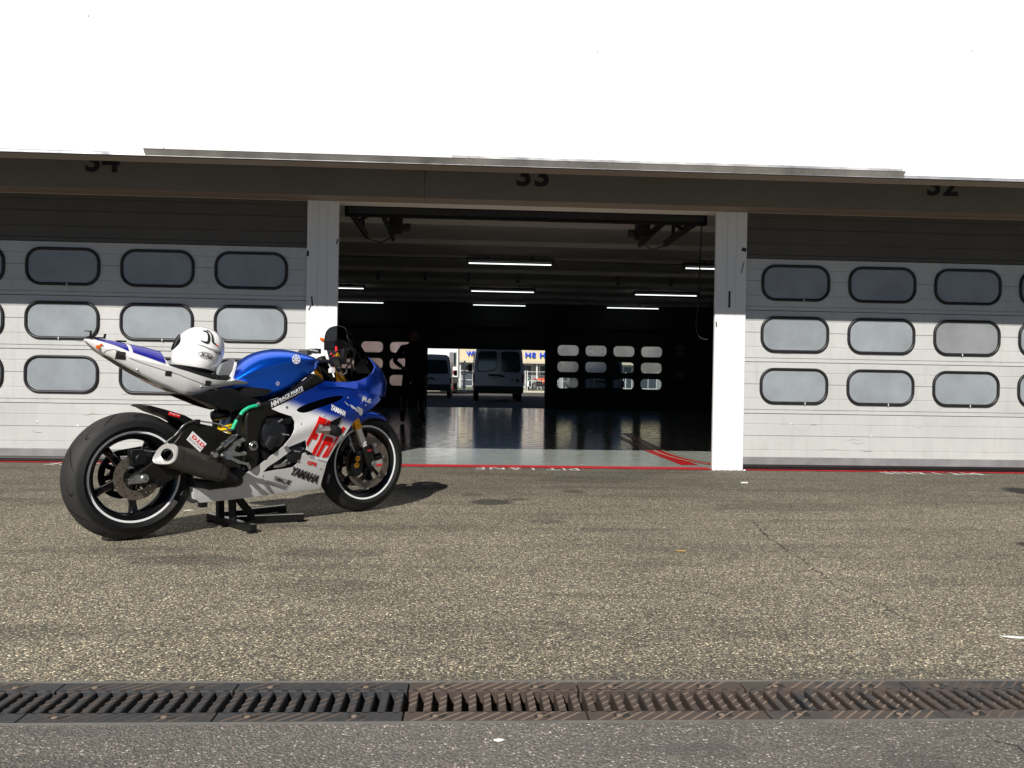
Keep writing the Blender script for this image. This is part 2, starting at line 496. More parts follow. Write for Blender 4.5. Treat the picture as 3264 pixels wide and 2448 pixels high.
pm('concrete_channel', (0.30, 0.28, 0.22), 0.85, var=0.25, vs=6, bmp=0.3, bs=30)
pm('crack_dark', (0.018, 0.016, 0.014), 0.9)
pm('crack_grit', (0.055, 0.05, 0.042), 0.9, var=0.5, vs=30)
pm('paper_white', (0.80, 0.80, 0.78), 0.6)
pm('yellow_paint', (0.50, 0.32, 0.06), 0.7)
pm('van_white', (0.46, 0.48, 0.50), 0.32, coat=0.5, var=0.03, dirt=((0.35, 0.33, 0.30), 3.0, 0.55, 0.2))
pm('van_glass', (0.012, 0.03, 0.032), 0.08, coat=0.5)
pm('van_trim', (0.02, 0.02, 0.022), 0.5)
pm('tail_lamp_red', (0.30, 0.01, 0.015), 0.2, coat=0.5)
pm('tail_lamp_amber', (0.85, 0.22, 0.02), 0.25, coat=0.5)
pm('plate_white', (0.7, 0.7, 0.66), 0.4)
pm('truck_white', (0.80, 0.80, 0.78), 0.4, coat=0.2, var=0.02)
pm('letter_blue', (0.01, 0.075, 0.62), 0.35, coat=0.3)
pm('fence_white', (0.62, 0.63, 0.62), 0.45, metal=0.3)
pm('fence_wire', (0.25, 0.26, 0.26), 0.5)
pm('drain_rail', (0.14, 0.135, 0.125), 0.6, var=0.2, vs=8)
pm('kerb_concrete', (0.50, 0.47, 0.38), 0.8, var=0.15, vs=3, bmp=0.2)
pm('bush_green', (0.045, 0.09, 0.02), 0.7, var=0.4, vs=8)
pm('leather_black', (0.006, 0.006, 0.007), 0.6, spec=0.2, var=0.2, vs=20)
pm('skin', (0.22, 0.12, 0.085), 0.6)
pm('hair_dark', (0.02, 0.014, 0.01), 0.6)
pm('suit_stripe', (0.5, 0.46, 0.4), 0.5)
pm('bike_green', (0.0, 0.22, 0.14), 0.35, coat=0.4)
pm('bike_orange', (0.75, 0.10, 0.03), 0.35, coat=0.4)
pm('roof_dark', (0.12, 0.12, 0.125), 0.8)
pm('glazing', (0.05, 0.065, 0.08), 0.1, coat=0.4)
pm('tape_black', (0.012, 0.012, 0.012), 0.5)
M = MATS

# ------------------------------------------------------------------ geometry helpers
def V(*a):
    return Vector(a)

class MB:
    def __init__(self):
        self.v = []
        self.f = []
    def add(self, vs, fs):
        k = len(self.v)
        self.v += [tuple(p) for p in vs]
        self.f += [tuple(i + k for i in f) for f in fs]
        return self
    def box(self, x0, x1, y0, y1, z0, z1):
        vs = [(x, y, z) for z in (z0, z1) for y in (y0, y1) for x in (x0, x1)]
        return self.add(vs, [(0, 2, 3, 1), (4, 5, 7, 6), (0, 1, 5, 4), (2, 6, 7, 3), (0, 4, 6, 2), (1, 3, 7, 5)])
    def bar(self, p, q, w, h, up=(0, 0, 1)):
        p, q, up = Vector(p), Vector(q), Vector(up)
        d = (q - p).normalized()
        s = d.cross(up)
        if s.length < 1e-4:
            s = d.cross(Vector((1, 0, 0)))
        s.normalize()
        u = s.cross(d)
        vs = [c + s * (a * w / 2) + u * (b * h / 2) for c in (p, q) for a, b in ((-1, -1), (1, -1), (1, 1), (-1, 1))]
        return self.add(vs, [(3, 2, 1, 0), (4, 5, 6, 7), (0, 1, 5, 4), (1, 2, 6, 5), (2, 3, 7, 6), (3, 0, 4, 7)])
    def ring_verts(self, c, d, r, n, ref=None):
        d = Vector(d).normalized()
        a = d.cross(Vector(ref) if ref else (Vector((0, 0, 1)) if abs(d.z) < 0.9 else Vector((1, 0, 0)))).normalized()
        b = d.cross(a)
        return [Vector(c) + (a * math.cos(t) + b * math.sin(t)) * r for t in [2 * math.pi * i / n for i in range(n)]]
    def cyl(self, p, q, r0, r1=None, n=20, caps=True):
        r1 = r0 if r1 is None else r1
        d = Vector(q) - Vector(p)
        return self.loft([self.ring_verts(p, d, r0, n), self.ring_verts(q, d, r1, n)], caps=caps)
    def stack(self, p, q, prof, n=24, caps=True):
        """prof: list of (t along p->q, radius)"""
        p, q = Vector(p), Vector(q)
        return self.loft([self.ring_verts(p.lerp(q, t), q - p, r, n) for t, r in prof], caps=caps)
    def tube(self, pts, r, n=10):
        pts = [Vector(p) for p in pts]
        rings = []
        for i, p in enumerate(pts):
            d = pts[min(i + 1, len(pts) - 1)] - pts[max(i - 1, 0)]
            rings.append(self.ring_verts(p, d, r, n, (0.3, 0.2, 1.0)))
        return self.loft(rings)
    def loft(self, rings, caps=True, closed=True):
        n = len(rings[0])
        k = len(self.v)
        fs = []
        for i in range(len(rings) - 1):
            for j in range(n if closed else n - 1):
                a, b = i * n + j, i * n + (j + 1) % n
                fs.append((a, b, b + n, a + n))
        if caps and closed:
            fs.append(tuple(range(n - 1, -1, -1)))
            m = (len(rings) - 1) * n
            fs.append(tuple(m + j for j in range(n)))
        return self.add([p for r in rings for p in r], fs)
    def revy(self, c, prof, n=48, closed=True, a0=0.0, a1=2 * math.pi):
        """revolve profile [(radius, y)] about the y axis through c"""
        cx, cy, cz = c
        full = abs(a1 - a0 - 2 * math.pi) < 1e-6
        steps = n if full else n + 1
        rings = []
        for i in range(steps):
            t = a0 + (a1 - a0) * i / n
            rings.append([(cx + r * math.cos(t), cy + y, cz + r * math.sin(t)) for r, y in prof])
        m = len(prof)
        fs = []
        for i in range(steps if full else steps - 1):
            ii = (i + 1) % steps
            for j in range(m if closed else m - 1):
                jj = (j + 1) % m
                fs.append((i * m + j, i * m + jj, ii * m + jj, ii * m + j))
        return self.add([p for r in rings for p in r], fs)
    def prism(self, pts, y0, y1, mp=lambda a, b, c: (a, c, b)):
        """outline pts (a,b) extruded from c=y0 to y1; mp maps (a,b,c) to xyz"""
        n = len(pts)
        vs = [mp(a, b, y0) for a, b in pts] + [mp(a, b, y1) for a, b in pts]
        fs = [tuple(range(n)), tuple(range(2 * n - 1, n - 1, -1))] + [(i, i + n, (i + 1) % n + n, (i + 1) % n) for i in range(n)]
        return self.add(vs, fs)
    def mesh(self, name, mat, smooth=35, fix=True):
        me = bpy.data.meshes.new(name)
        me.from_pydata(self.v, [], self.f)
        if mat:
            me.materials.append(M[mat])
        if fix:
            bm = bmesh.new()
            bm.from_mesh(me)
            bmesh.ops.recalc_face_normals(bm, faces=bm.faces)
            bm.to_mesh(me)
            bm.free()
        if smooth:
            me.shade_smooth()
            me.set_sharp_from_angle(angle=math.radians(smooth))
        me.update()
        return me
    def build(self, name, mat, parent=None, smooth=35, bev=0, fix=True, seg=2):
        return obj(name, self.mesh(name, mat, smooth, fix), parent, bev, seg)

def obj(name, me, parent=None, bev=0, seg=2):
    o = bpy.data.objects.new(name, me)
    COL.objects.link(o)
    if parent:
        o.parent = parent
    if bev:
        b = o.modifiers.new('bevel', 'BEVEL')
        b.width = bev
        b.segments = seg
        b.limit_method = 'ANGLE'
        b.angle_limit = math.radians(40)
        b.harden_normals = False
    return o

def tag(o, label=None, cat=None, group=None, kind=None):
    if label:
        o['label'] = label
    if cat:
        o['category'] = cat
    if group:
        o['group'] = group
    if kind:
        o['kind'] = kind
    return o

def thing(name, label, cat, loc=(0, 0, 0), rz=0.0, group=None):
    o = bpy.data.objects.new(name, None)
    o.empty_display_size = 0.2
    COL.objects.link(o)
    o.location = loc
    o.rotation_euler = (0, 0, rz)
    return tag(o, label, cat, group)

def mirror_y(mb):
    return MB().add([(x, -y, z) for x, y, z in mb.v], [tuple(reversed(f)) for f in mb.f])

def text_data(s, size=1.0, offset=0.0, spacing=1.0, extrude=0.0, shear=0.0):
    cu = bpy.data.curves.new('tmp', 'FONT')
    cu.body = s
    cu.size = size
    cu.offset = offset
    cu.space_character = spacing
    cu.extrude = extrude
    cu.shear = shear
    cu.resolution_u = 4
    o = bpy.data.objects.new('tmp', cu)
    COL.objects.link(o)
    dg = bpy.context.evaluated_depsgraph_get()
    dg.update()
    me = bpy.data.meshes.new_from_object(o.evaluated_get(dg))
    vs = [tuple(v.co) for v in me.vertices]
    fs = [tuple(p.vertices) for p in me.polygons]
    bpy.data.objects.remove(o)
    bpy.data.curves.remove(cu)
    bpy.data.meshes.remove(me)
    x0 = min(v[0] for v in vs)
    x1 = max(v[0] for v in vs)
    y0 = min(v[1] for v in vs)
    y1 = max(v[1] for v in vs)
    return vs, fs, x0, x1, y0, y1

def text_on(s, O, Rp, T, to3, offset=0.01, spacing=1.0, bold=0.0, fine=0):
    """text stretched over the parallelogram baseline-left O, baseline-right R, top-left T (2D); to3 maps to xyz"""
    vs, fs, x0, x1, y0, y1 = text_data(s, 1.0, bold, spacing)
    if fine:                                # extra vertices so that the letters follow a curved panel
        bm = bmesh.new()
        bv = [bm.verts.new(v) for v in vs]
        for f in fs:
            try:
                bm.faces.new([bv[i] for i in f])
            except ValueError:
                pass
        for _ in range(3):
            bmesh.ops.triangulate(bm, faces=bm.faces)
            le = [e for e in bm.edges if e.calc_length() > fine]
            if le:
                bmesh.ops.subdivide_edges(bm, edges=le, cuts=1)
        bmesh.ops.triangulate(bm, faces=bm.faces)
        bm.verts.index_update()
        vs = [tuple(v.co) for v in bm.verts]
        fs = [tuple(v.index for v in f.verts) for f in bm.faces]
        bm.free()
    out = []
    for x, y, z in vs:
        a, b = (x - x0) / (x1 - x0), (y - y0) / (y1 - y0)
        p = (O[0] + (Rp[0] - O[0]) * a + (T[0] - O[0]) * b, O[1] + (Rp[1] - O[1]) * a + (T[1] - O[1]) * b)
        out.append(to3(*p))
    return MB().add(out, fs)

def inside(p, poly):
    x, y = p
    c = False
    n = len(poly)
    for i in range(n):
        (x1, y1), (x2, y2) = poly[i], poly[(i + 1) % n]
        if (y1 > y) != (y2 > y) and x < (x2 - x1) * (y - y1) / (y2 - y1) + x1:
            c = not c
    return c

def smooth_poly(pts, it=2, keep=()):
    for _ in range(it):
        out = []
        n = len(pts)
        for i in range(n):
            a, b = pts[i], pts[(i + 1) % n]
            out.append((a[0] * 0.75 + b[0] * 0.25, a[1] * 0.75 + b[1] * 0.25))
            out.append((a[0] * 0.25 + b[0] * 0.75, a[1] * 0.25 + b[1] * 0.75))
        pts = out
    return pts

def densify(pts, step):
    out = []
    n = len(pts)
    for i in range(n):
        a, b = pts[i], pts[(i + 1) % n]
        k = max(1, int(math.hypot(b[0] - a[0], b[1] - a[1]) / step))
        out += [(a[0] + (b[0] - a[0]) * j / k, a[1] + (b[1] - a[1]) * j / k) for j in range(k)]
    return out

def shell(outline, holes, to3, thick_dir, step=0.02, thick=0.004):
    """triangulated curved plate: outline/holes in 2D, to3 -> xyz; a back skin thick away and the rim between"""
    loops = [densify(outline, step)] + [densify(h, step) for h in holes]
    pts, edges = [], []
    for lp in loops:
        k = len(pts)
        pts += [Vector(p) for p in lp]
        edges += [(k + i, k + (i + 1) % len(lp)) for i in range(len(lp))]
    nb = len(pts)
    xs = [p.x for p in pts]
    ys = [p.y for p in pts]
    gx = min(xs) + step / 2
    while gx < max(xs):
        gy = min(ys) + step / 2
        while gy < max(ys):
            q = (gx, gy)
            if inside(q, loops[0]) and not any(inside(q, h) for h in loops[1:]):
                if min((p.x - gx) ** 2 + (p.y - gy) ** 2 for p in pts[:nb]) > (step * 0.45) ** 2:
                    pts.append(Vector(q))
            gy += step
        gx += step
    vs, es, fs, _, _, _ = delaunay_2d_cdt(pts, edges, [], 0, 1e-6)
    keep = []
    for f in fs:
        c = sum((vs[i] for i in f), Vector((0, 0))) / len(f)
        if inside(c, loops[0]) and not any(inside(c, h) for h in loops[1:]):
            keep.append(tuple(f))
    top = [Vector(to3(p.x, p.y)) for p in vs]
    td = Vector(thick_dir) * thick
    n = len(top)
    cnt = {}
    for f in keep:
        for i in range(len(f)):
            e = (f[i], f[(i + 1) % len(f)])
            cnt[e] = cnt.get(e, 0) + 1
    rim = [e for e in cnt if (e[1], e[0]) not in cnt]
    faces = keep + [tuple(i + n for i in reversed(f)) for f in keep] + [(b, a, a + n, b + n) for a, b in rim]
    return MB().add(top + [p + td for p in top], faces)

def lerp_t(t, x):
    if x <= t[0][0]:
        return t[0][1]
    for (a, b), (c, d) in zip(t, t[1:]):
        if x <= c:
            return b + (d - b) * (x - a) / (c - a)
    return t[-1][1]

def rrect(w, h, r, n=7):
    pts = []
    for cx, cy, a0 in ((w / 2 - r, h / 2 - r, 0), (-w / 2 + r, h / 2 - r, 90), (-w / 2 + r, -h / 2 + r, 180), (w / 2 - r, -h / 2 + r, 270)):
        for i in range(n + 1):
            a = math.radians(a0 + 90 * i / n)
            pts.append((cx + r * math.cos(a), cy + r * math.sin(a)))
    return pts

def gz(y):
    """the site falls a few centimetres towards the rear yard"""
    return 0.0 if y < 10 else (-0.004 * (y - 10) if y < 35 else -0.10)

# ================================================================== THE SETTING
def sheet(name, x0, x1, ys, mat, dz=0.0, nx=1):
    mb = MB()
    for i in range(len(ys) - 1):
        a, b = ys[i], ys[i + 1]
        mb.add([(x0, a, gz(a) + dz), (x1, a, gz(a) + dz), (x1, b, gz(b) + dz), (x0, b, gz(b) + dz)], [(0, 1, 2, 3)])
    o = mb.build(name, mat, None, 0)
    return tag(o, kind='structure')

GY0, GY1 = 2.008, 2.296           # drain channel
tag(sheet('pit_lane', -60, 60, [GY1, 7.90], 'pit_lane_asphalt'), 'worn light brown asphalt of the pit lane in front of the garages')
tag(sheet('pit_lane_near_strip', -60, 60, [-60, GY0], 'near_strip_asphalt'), 'smoother grey asphalt strip on the near side of the drain')
tag(sheet('garage_floor', -9.3, 10.3, [7.90, 10.0, 25.15], 'garage_floor_paint', 0.003), 'glossy grey green painted garage floor')
tag(sheet('rear_yard', -160, 160, [25.15, 35.0, 400.0], 'yard_asphalt', -0.004), 'asphalt yard behind the garages')

# cracks running over the asphalt
def crack(pts, w, seed):
    r = random.Random(seed)
    L_, R_ = [], []
    dense = []
    for a, b in zip(pts, pts[1:]):
        k = max(2, int(math.hypot(b[0] - a[0], b[1] - a[1]) / 0.03))
        dense += [(a[0] + (b[0] - a[0]) * i / k + r.uniform(-.014, .014), a[1] + (b[1] - a[1]) * i / k + r.uniform(-.008, .008)) for i in range(k)]
    dense.append(pts[-1])
    n = len(dense)
    for i, p in enumerate(dense):
        a, b = dense[max(0, i - 1)], dense[min(n - 1, i + 1)]
        d = Vector((b[0] - a[0], b[1] - a[1])).normalized()
        ww = w * r.choice((0.0, 0.15, 0.3, 0.6, 0.8, 1.0)) * 0.75 * math.sin(math.pi * (i + 0.6) / (n + 0.2)) ** 0.5
        L_.append((p[0] - d.y * ww, p[1] + d.x * ww, 0.0025))
        R_.append((p[0] + d.y * ww, p[1] - d.x * ww, 0.0025))
    mb = MB().add(L_ + R_, [(i, i + 1, n + i + 1, n + i) for i in range(n - 1)])
    return mb
for i, (p, w) in enumerate([([(1.72, 5.1), (1.676, 4.777), (1.61, 4.42), (1.583, 4.068), (1.567, 3.757), (1.529, 3.49), (1.513, 3.347), (1.471, 3.279)], .009),
                            ([(1.513, 3.33), (1.569, 3.133), (1.547, 2.943), (1.6, 2.75)], .005),
                            ([(1.217, 2.0), (1.235, 1.93), (1.262, 1.86), (1.25, 1.80), (1.30, 1.72), (1.33, 1.5)], .004),
                            ([(2.9, 5.9), (3.1, 5.75), (3.35, 5.62), (3.5, 5.4)], .006)]):
    tag(crack(p, w, i + 3).build('asphalt_crack', 'crack_grit', None, 0), kind='structure')

# red edge line and stencilled lettering
mb = MB()
for (x0, x1) in ((-1.2, 2.30), (2.594, 6.09), (-4.99, -1.484)):
    r = random.Random(int(x0 * 10))
    xs = [x0 + (x1 - x0) * i / 40 for i in range(41)]
    lo = [(x, 7.765 + r.uniform(-.012, .012) - 0.012 * (x > 2.4), 0.004) for x in xs]
    hi = [(x, 7.955 if -1.3 < x0 < 2 else 7.835, 0.0065) for x in xs]
    mb.add(lo + hi, [(i, i + 1, 41 + i + 1, 41 + i) for i in range(40)])
tag(mb.build('red_edge_line', 'red_line_paint', None, 0), 'red painted line along the foot of the garage doors', kind='structure')
for cx in (0.557, 4.347, -3.233):
    t = text_on('PIT LANE', (cx + 0.475, 7.835), (cx - 0.475, 7.835), (cx + 0.475, 7.58), lambda a, b: (a, b, 0.003), bold=0.012, spacing=1.15)
    tag(t.build('pit_lane_lettering', 'white_line_paint', None, 0), 'white stencilled lettering PIT LANE on the asphalt, upside down', kind='structure')

# curved stripes painted on the garage floor
def ribbon(cl, w, z):
    n = len(cl)
    L_, R_ = [], []
    for i, p in enumerate(cl):
        a, b = cl[max(0, i - 1)], cl[min(n - 1, i + 1)]
        d = Vector((b[0] - a[0], b[1] - a[1])).normalized()
        ww = w[i] / 2 if isinstance(w, list) else w / 2
        L_.append((p[0] - d.y * ww, p[1] + d.x * ww, gz(p[1]) + z))
        R_.append((p[0] + d.y * ww, p[1] - d.x * ww, gz(p[1]) + z))
    return MB().add(L_ + R_, [(i, i + 1, n + i + 1, n + i) for i in range(n - 1)])
def curve2(pts, k=8):
    out = []
    P = [pts[0]] + list(pts) + [pts[-1]]
    for i in range(1, len(P) - 2):
        for j in range(k):
            t = j / k
            a, b, c, d = P[i - 1], P[i], P[i + 1], P[i + 2]
            out.append(tuple(0.5 * ((2 * b[m]) + (-a[m] + c[m]) * t + (2 * a[m] - 5 * b[m] + 4 * c[m] - d[m]) * t * t + (-a[m] + 3 * b[m] - 3 * c[m] + d[m]) * t ** 3) for m in range(len(b))))
    out.append(tuple(pts[-1]))
    return out
c1_ = curve2([(2.33, 14.0), (2.24, 12.3), (2.17, 10.6), (2.16, 9.6), (2.18, 8.8), (2.195, 8.17)])
n1_ = len(c1_)
tag(ribbon(c1_, [0.07 + 0.11 * i / (n1_ - 1) for i in range(n1_)], 0.006).build('floor_stripe', 'floor_red_paint', None, 0), 'broad red stripe painted on the garage floor', kind='structure')
c2_ = curve2([(2.52, 13.2), (2.38, 11.6), (2.28, 10.2), (2.245, 9.5), (2.262, 9.0), (2.33, 8.55), (2.44, 8.24)])
tag(ribbon(c2_, 0.075, 0.008).build('floor_stripe', 'floor_red_paint', None, 0), 'narrow curved red stripe beside the broad one', kind='structure')
tag(ribbon([(x - 0.052, y) for x, y in c2_], 0.022, 0.0095).build('floor_stripe', 'floor_cream_paint', None, 0), 'thin cream stripe between the red ones', kind='structure')
tag(ribbon([(x + 0.055, y + .03) for x, y in c2_], 0.022, 0.0095).build('floor_stripe', 'floor_cream_paint', None, 0), 'thin cream stripe outside the curved red one', kind='structure')
tag(ribbon([(x + 0.078, y + .05) for x, y in c2_], 0.018, 0.0095).build('floor_stripe', 'floor_olive_paint', None, 0), 'thin olive stripe outside the curved red one', kind='structure')

# ------------------------------------------------------------------ drain channel and grates
mb = MB()
mb.box(-30, 30, GY0 - 0.05, GY0 + 0.006, -0.25, -0.004).box(-30, 30, GY1 - 0.006, GY1 + 0.05, -0.25, -0.004).box(-30, 30, GY0 - 0.05, GY1 + 0.05, -0.27, -0.25)
tag(mb.build('drain_channel', 'concrete_channel', None, 0), 'concrete drain channel under the cast iron grates', kind='structure')
mb = MB().box(-30, 30, GY0 + 0.0062, GY0 + 0.0105, -0.02, 0.002).box(-30, 30, GY1 - 0.0105, GY1 - 0.0062, -0.02, 0.002)
tag(mb.build('drain_edge_rail', 'drain_rail', None, 0), 'thin steel edge rails of the drain', kind='structure')

GP = 0.4515
gy0, gy1 = GY0 + 0.0135, GY1 - 0.0135
gl = gy1 - gy0
sy0, sy1 = gy0 + 0.060, gy1 - 0.062       # slot ends
nb = 12
pitch = GP / nb
barw = pitch * 0.53
bar_me = {}
for mt in ('rusty_cast_iron', 'tarred_cast_iron', 'smeared_cast_iron'):
    mbb = MB()
    ch = 0.003
    mbb.loft([[(-barw / 2, y, -0.07), (-barw / 2, y, -ch), (-barw / 2 + ch, y, 0), (barw / 2 - ch, y, 0), (barw / 2, y, -ch), (barw / 2, y, -0.07)] for y in (sy0 - 0.006, sy1 + 0.006)])
    bar_me[mt] = mbb.mesh('bar', mt, 0)
def grate_ribs(seed, full):
    """raised diagonal ribs cast on the top, clipped to the rails and bars"""
    mbr = MB()
    r = random.Random(seed)
    w = 0.0085
    k = -12
    x = -0.25
    while x < GP + 0.05:
        for (ya, yb) in ((gy0 + 0.004, sy0 - 0.008), (sy1 + 0.008, gy1 - 0.004)):
            xa, xb = x + (ya - gy0) * 1.0, x + (yb - gy0) * 1.0
            if xa > 0.008 and xb + w < GP - 0.008 and r.random() < full:
                mbr.add([(xa, ya, .0002), (xa + w, ya, .0002), (xb + w, yb, .0002), (xb, yb, .0002), (xa + .0015, ya, .0013), (xa + w - .0015, ya, .0013), (xb + w - .0015, yb, .0013), (xb + .0015, yb, .0013)],
                        [(4, 5, 6, 7), (0, 1, 5, 4), (1, 2, 6, 5), (2, 3, 7, 6), (3, 0, 4, 7)])
        for i in range(nb):
            bx = pitch * (i + 0.5)
            # rib crosses this bar where x + (y-gy0) spans bar width
            ya = gy0 + (bx - barw / 2 - x)
            yb = ya + barw
            if ya > sy0 + 0.004 and yb + w < sy1 - 0.004 and r.random() < full:
                mbr.add([(bx - barw / 2 + .001, ya, .0002), (bx - barw / 2 + .001, ya + w, .0002), (bx + barw / 2 - .001, yb + w, .0002), (bx + barw / 2 - .001, yb, .0002),
                         (bx - barw / 2 + .001, ya + .0015, .0013), (bx - barw / 2 + .001, ya + w - .0015, .0013), (bx + barw / 2 - .001, yb + w - .0015, .0013), (bx + barw / 2 - .001, yb + .0015, .0013)],
                        [(7, 6, 5, 4), (0, 4, 5, 1), (1, 5, 6, 2), (2, 6, 7, 3), (3, 7, 4, 0)])
        x += 0.033
    return mbr
glabels = ['tarred black drain grate at the far left edge of the picture', 'blackened drain grate second from the left edge, below the rear wheel',
           'blackened drain grate below the motorcycle stand, third from left', 'rusty brown ribbed drain grate, left of the two brown ones',
           'rusty brown ribbed drain grate, right of the two brown ones', 'brown drain grate with tar smeared ends, right of the rusty pair',
           'tar smeared drain grate second from the right edge', 'tarred drain grate at the far right edge of the picture']
for g in range(-5, 6):
    x0 = -0.1435 + GP * g
    vis = -3 <= g <= 4
    mt = 'rusty_cast_iron' if g in (0, 1) else ('smeared_cast_iron' if g in (2, 3) else 'tarred_cast_iron')
    lab = glabels[g + 3] if vis else {-5: 'outermost drain grate well beyond the left picture edge', -4: 'drain grate just beyond the left picture edge', 5: 'drain grate just beyond the right picture edge'}[g]
    t = thing('drain_grate', lab, 'drain grate', (x0, 0, 0), 0, 'drain grates along the channel')
    mbf = MB().box(0.002, GP - 0.002, gy0, sy0, -0.035, 0).box(0.002, GP - 0.002, sy1, gy1, -0.035, 0)
    mbf.build('rail', mt, t, 0, bev=0.002)
    for i in range(nb):
        b = obj('bar', bar_me[mt], t)
        b.location = (pitch * (i + 0.5), 0, 0)
    rr = grate_ribs(g + 20, 1.0 if g in (0, 1) else (0.92 if g == 2 else 0.85))
    o = rr.build('cast_rib', 'worn_rib_iron' if g in (0, 1, 2) else 'tarred_rib_iron', t, 0, fix=False)
    o['kind'] = 'stuff'
    for (bx, by) in ((0.095, sy1 + 0.028), (0.345, sy1 + 0.028), (0.085, sy0 - 0.027), (0.34, sy0 - 0.027)):
        MB().box(bx - 0.02, bx + 0.02, by - 0.012, by + 0.012, -0.01, 0.0008).build('lock_pocket', 'crack_dark', t, 0)
        MB().stack((bx - .006, by - .004, .0008), (bx - .006, by - .004, .004), [(0, .008), (.6, .0075), (1, .004)], 10).build('lock_clip', 'worn_rib_iron', t, 30)

# small litter on the asphalt
def scrap(name, cx, cy, w, l, rz, mat, label, cat, seed):
    r = random.Random(seed)
    pts = []
    for i in range(10):
        a = 2 * math.pi * i / 10
        pts.append((w * math.cos(a) * r.uniform(.75, 1.1), l * math.sin(a) * r.uniform(.7, 1.1)))
    vs = [(a, b, 0.003 + 0.06 * w * (a / w) ** 2 * 0.6) for a, b in pts] + [(0, 0, 0.006)]
    fs = [(i, (i + 1) % 10, 10) for i in range(10)]
    vs2 = [(a, b, c - 0.0012) for a, b, c in vs]
    fs2 = [tuple(11 + i for i in reversed(f)) for f in fs] + [(i, i + 11, (i + 1) % 10 + 11, (i + 1) % 10) for i in range(10)]
    o = MB().add(vs + vs2, fs + fs2).build(name, mat, None, 40)
    o.location = (cx, cy, 0)
    o.rotation_euler = (0, 0, rz)
    tag(o, label, cat)
scrap('paper_scrap', 1.81, 2.675, 0.045, 0.012, -0.2, 'paper_white', 'torn white paper strip lying near the right edge of the asphalt', 'litter', 1)
scrap('paper_scrap', 0.084, 1.91, 0.013, 0.008, 0.1, 'paper_white', 'small pale scrap on the near strip below the drain', 'litter', 2)
scrap('paper_scrap', 1.05, 4.04, 0.03, 0.012, 0.1, 'yellow_paint', 'yellowish flake on the asphalt in the middle distance', 'litter', 3)
scrap('paper_scrap', -1.658, 5.144, 0.03, 0.006, 0.3, 'paper_white', 'pale sliver on the asphalt behind the belly of the motorcycle', 'litter', 5)
mb = MB().cyl((-0.028, 0, 0.006), (0.028, 0.006, 0.006), 0.006, n=8)
o = mb.build('cigarette_end', 'paper_white', None, 40)
o.location = (2.272, 6.769, 0)
tag(o, 'white cigarette end on the asphalt in front of the right column', 'litter')

# ================================================================== PIT BUILDING
DY = 7.83                   # plane of the garage doors
BAYS = {'34': (-4.99, -1.484), '33': (-1.2, 2.30), '32': (2.594, 6.09)}
bld = thing('pit_building', 'long pit garage building with white sunlit fascia, columns and numbered beam', 'building', (0, DY, 0))
bld_off = Vector((0, DY, 0))
def bpart(mb, name, mat, smooth=35, bev=0, parent=None):
    mb.v = [(x, y - DY, z) for x, y, z in mb.v]
    return mb.build(name, mat, parent or bld, smooth, bev)
bpart(MB().box(-14, 14, 6.417, 6.58, 2.437, 4.9), 'fascia', 'white_fascia_paint')
bpart(MB().box(-14, 14, 6.419, 6.579, 2.431, 2.4365), 'fascia_underside', 'bounce_lit_concrete')
# aluminium drip trim along the foot of the fascia, with dark joints above and below
bpart(MB().box(-14, 14, 6.405, 6.4165, 2.4375, 2.454), 'drip_trim', 'aluminium_trim', 0)
bpart(MB().box(-14, 14, 6.407, 6.4168, 2.4545, 2.4575).box(-14, 14, 6.4075, 6.4168, 2.4330, 2.4372), 'trim_joint', 'crack_dark', 0)
xs0, xs1 = -2.42, 3.36
# folded cover strip: its face leans back under, so it lies in its own shade
bpart(MB().prism([(6.366, 2.476), (6.4045, 2.440), (6.4045, 2.4762)], xs0, xs1, lambda y, z, x: (x, y, z)), 'cover_strip', 'aluminium_trim', 0)
bpart(MB().box(xs0, xs1, 6.3655, 6.4165, 2.4765, 2.4805), 'cover_strip_edge', 'crack_dark', 0)
bpart(MB().prism([(6.398, 2.481), (6.4165, 2.481), (6.4165, 2.512)], -0.15, 3.36, lambda y, z, x: (x, y, z)), 'flashing', 'aluminium_trim', 0)
for (x, z) in ((0.95, 3.33), (-2.85, 3.46), (-1.72, 3.85), (1.55, 3.85), (3.9, 3.45), (-2.29, 2.50)):
    bpart(MB().cyl((x, 6.417, z), (x, 6.409, z), 0.0035, n=10), 'screw_head', 'grey_rail')
bpart(MB().box(-14, 14, 6.58, 7.9, 2.98, 3.2), 'soffit', 'beam_concrete')
# beam over the doors, in precast lengths
for i, (a, b) in enumerate(((-14, -5.13), (-5.126, -0.412), (-0.408, 2.45), (2.4508, 6.23), (6.234, 14))):
    bpart(MB().box(a, b, 7.55, 7.78, 2.424, 2.98), 'beam', 'beam_concrete', 0)
    bpart(MB().box(a, b, 7.548, 7.7795, 2.42, 2.4238), 'beam_underside', 'bounce_lit_concrete', 0)
bpart(MB().box(-0.4125, -0.4075, 7.5465, 7.56, 2.55, 2.97), 'beam_joint', 'crack_dark', 0)
def beam_number(s, xc, zb):
    w, h = 0.292, 0.205
    t = text_on(s, (xc - w / 2, zb), (xc + w / 2, zb), (xc - w / 2, zb + h), lambda a, b: (a, 7.5455, b), bold=0.028, spacing=1.05)
    bpart(t, 'bay_number', 'number_black', 0)
beam_number('34', -3.214, 2.567)
beam_number('33', 0.553, 2.549)
beam_number('32', 4.335, 2.570)
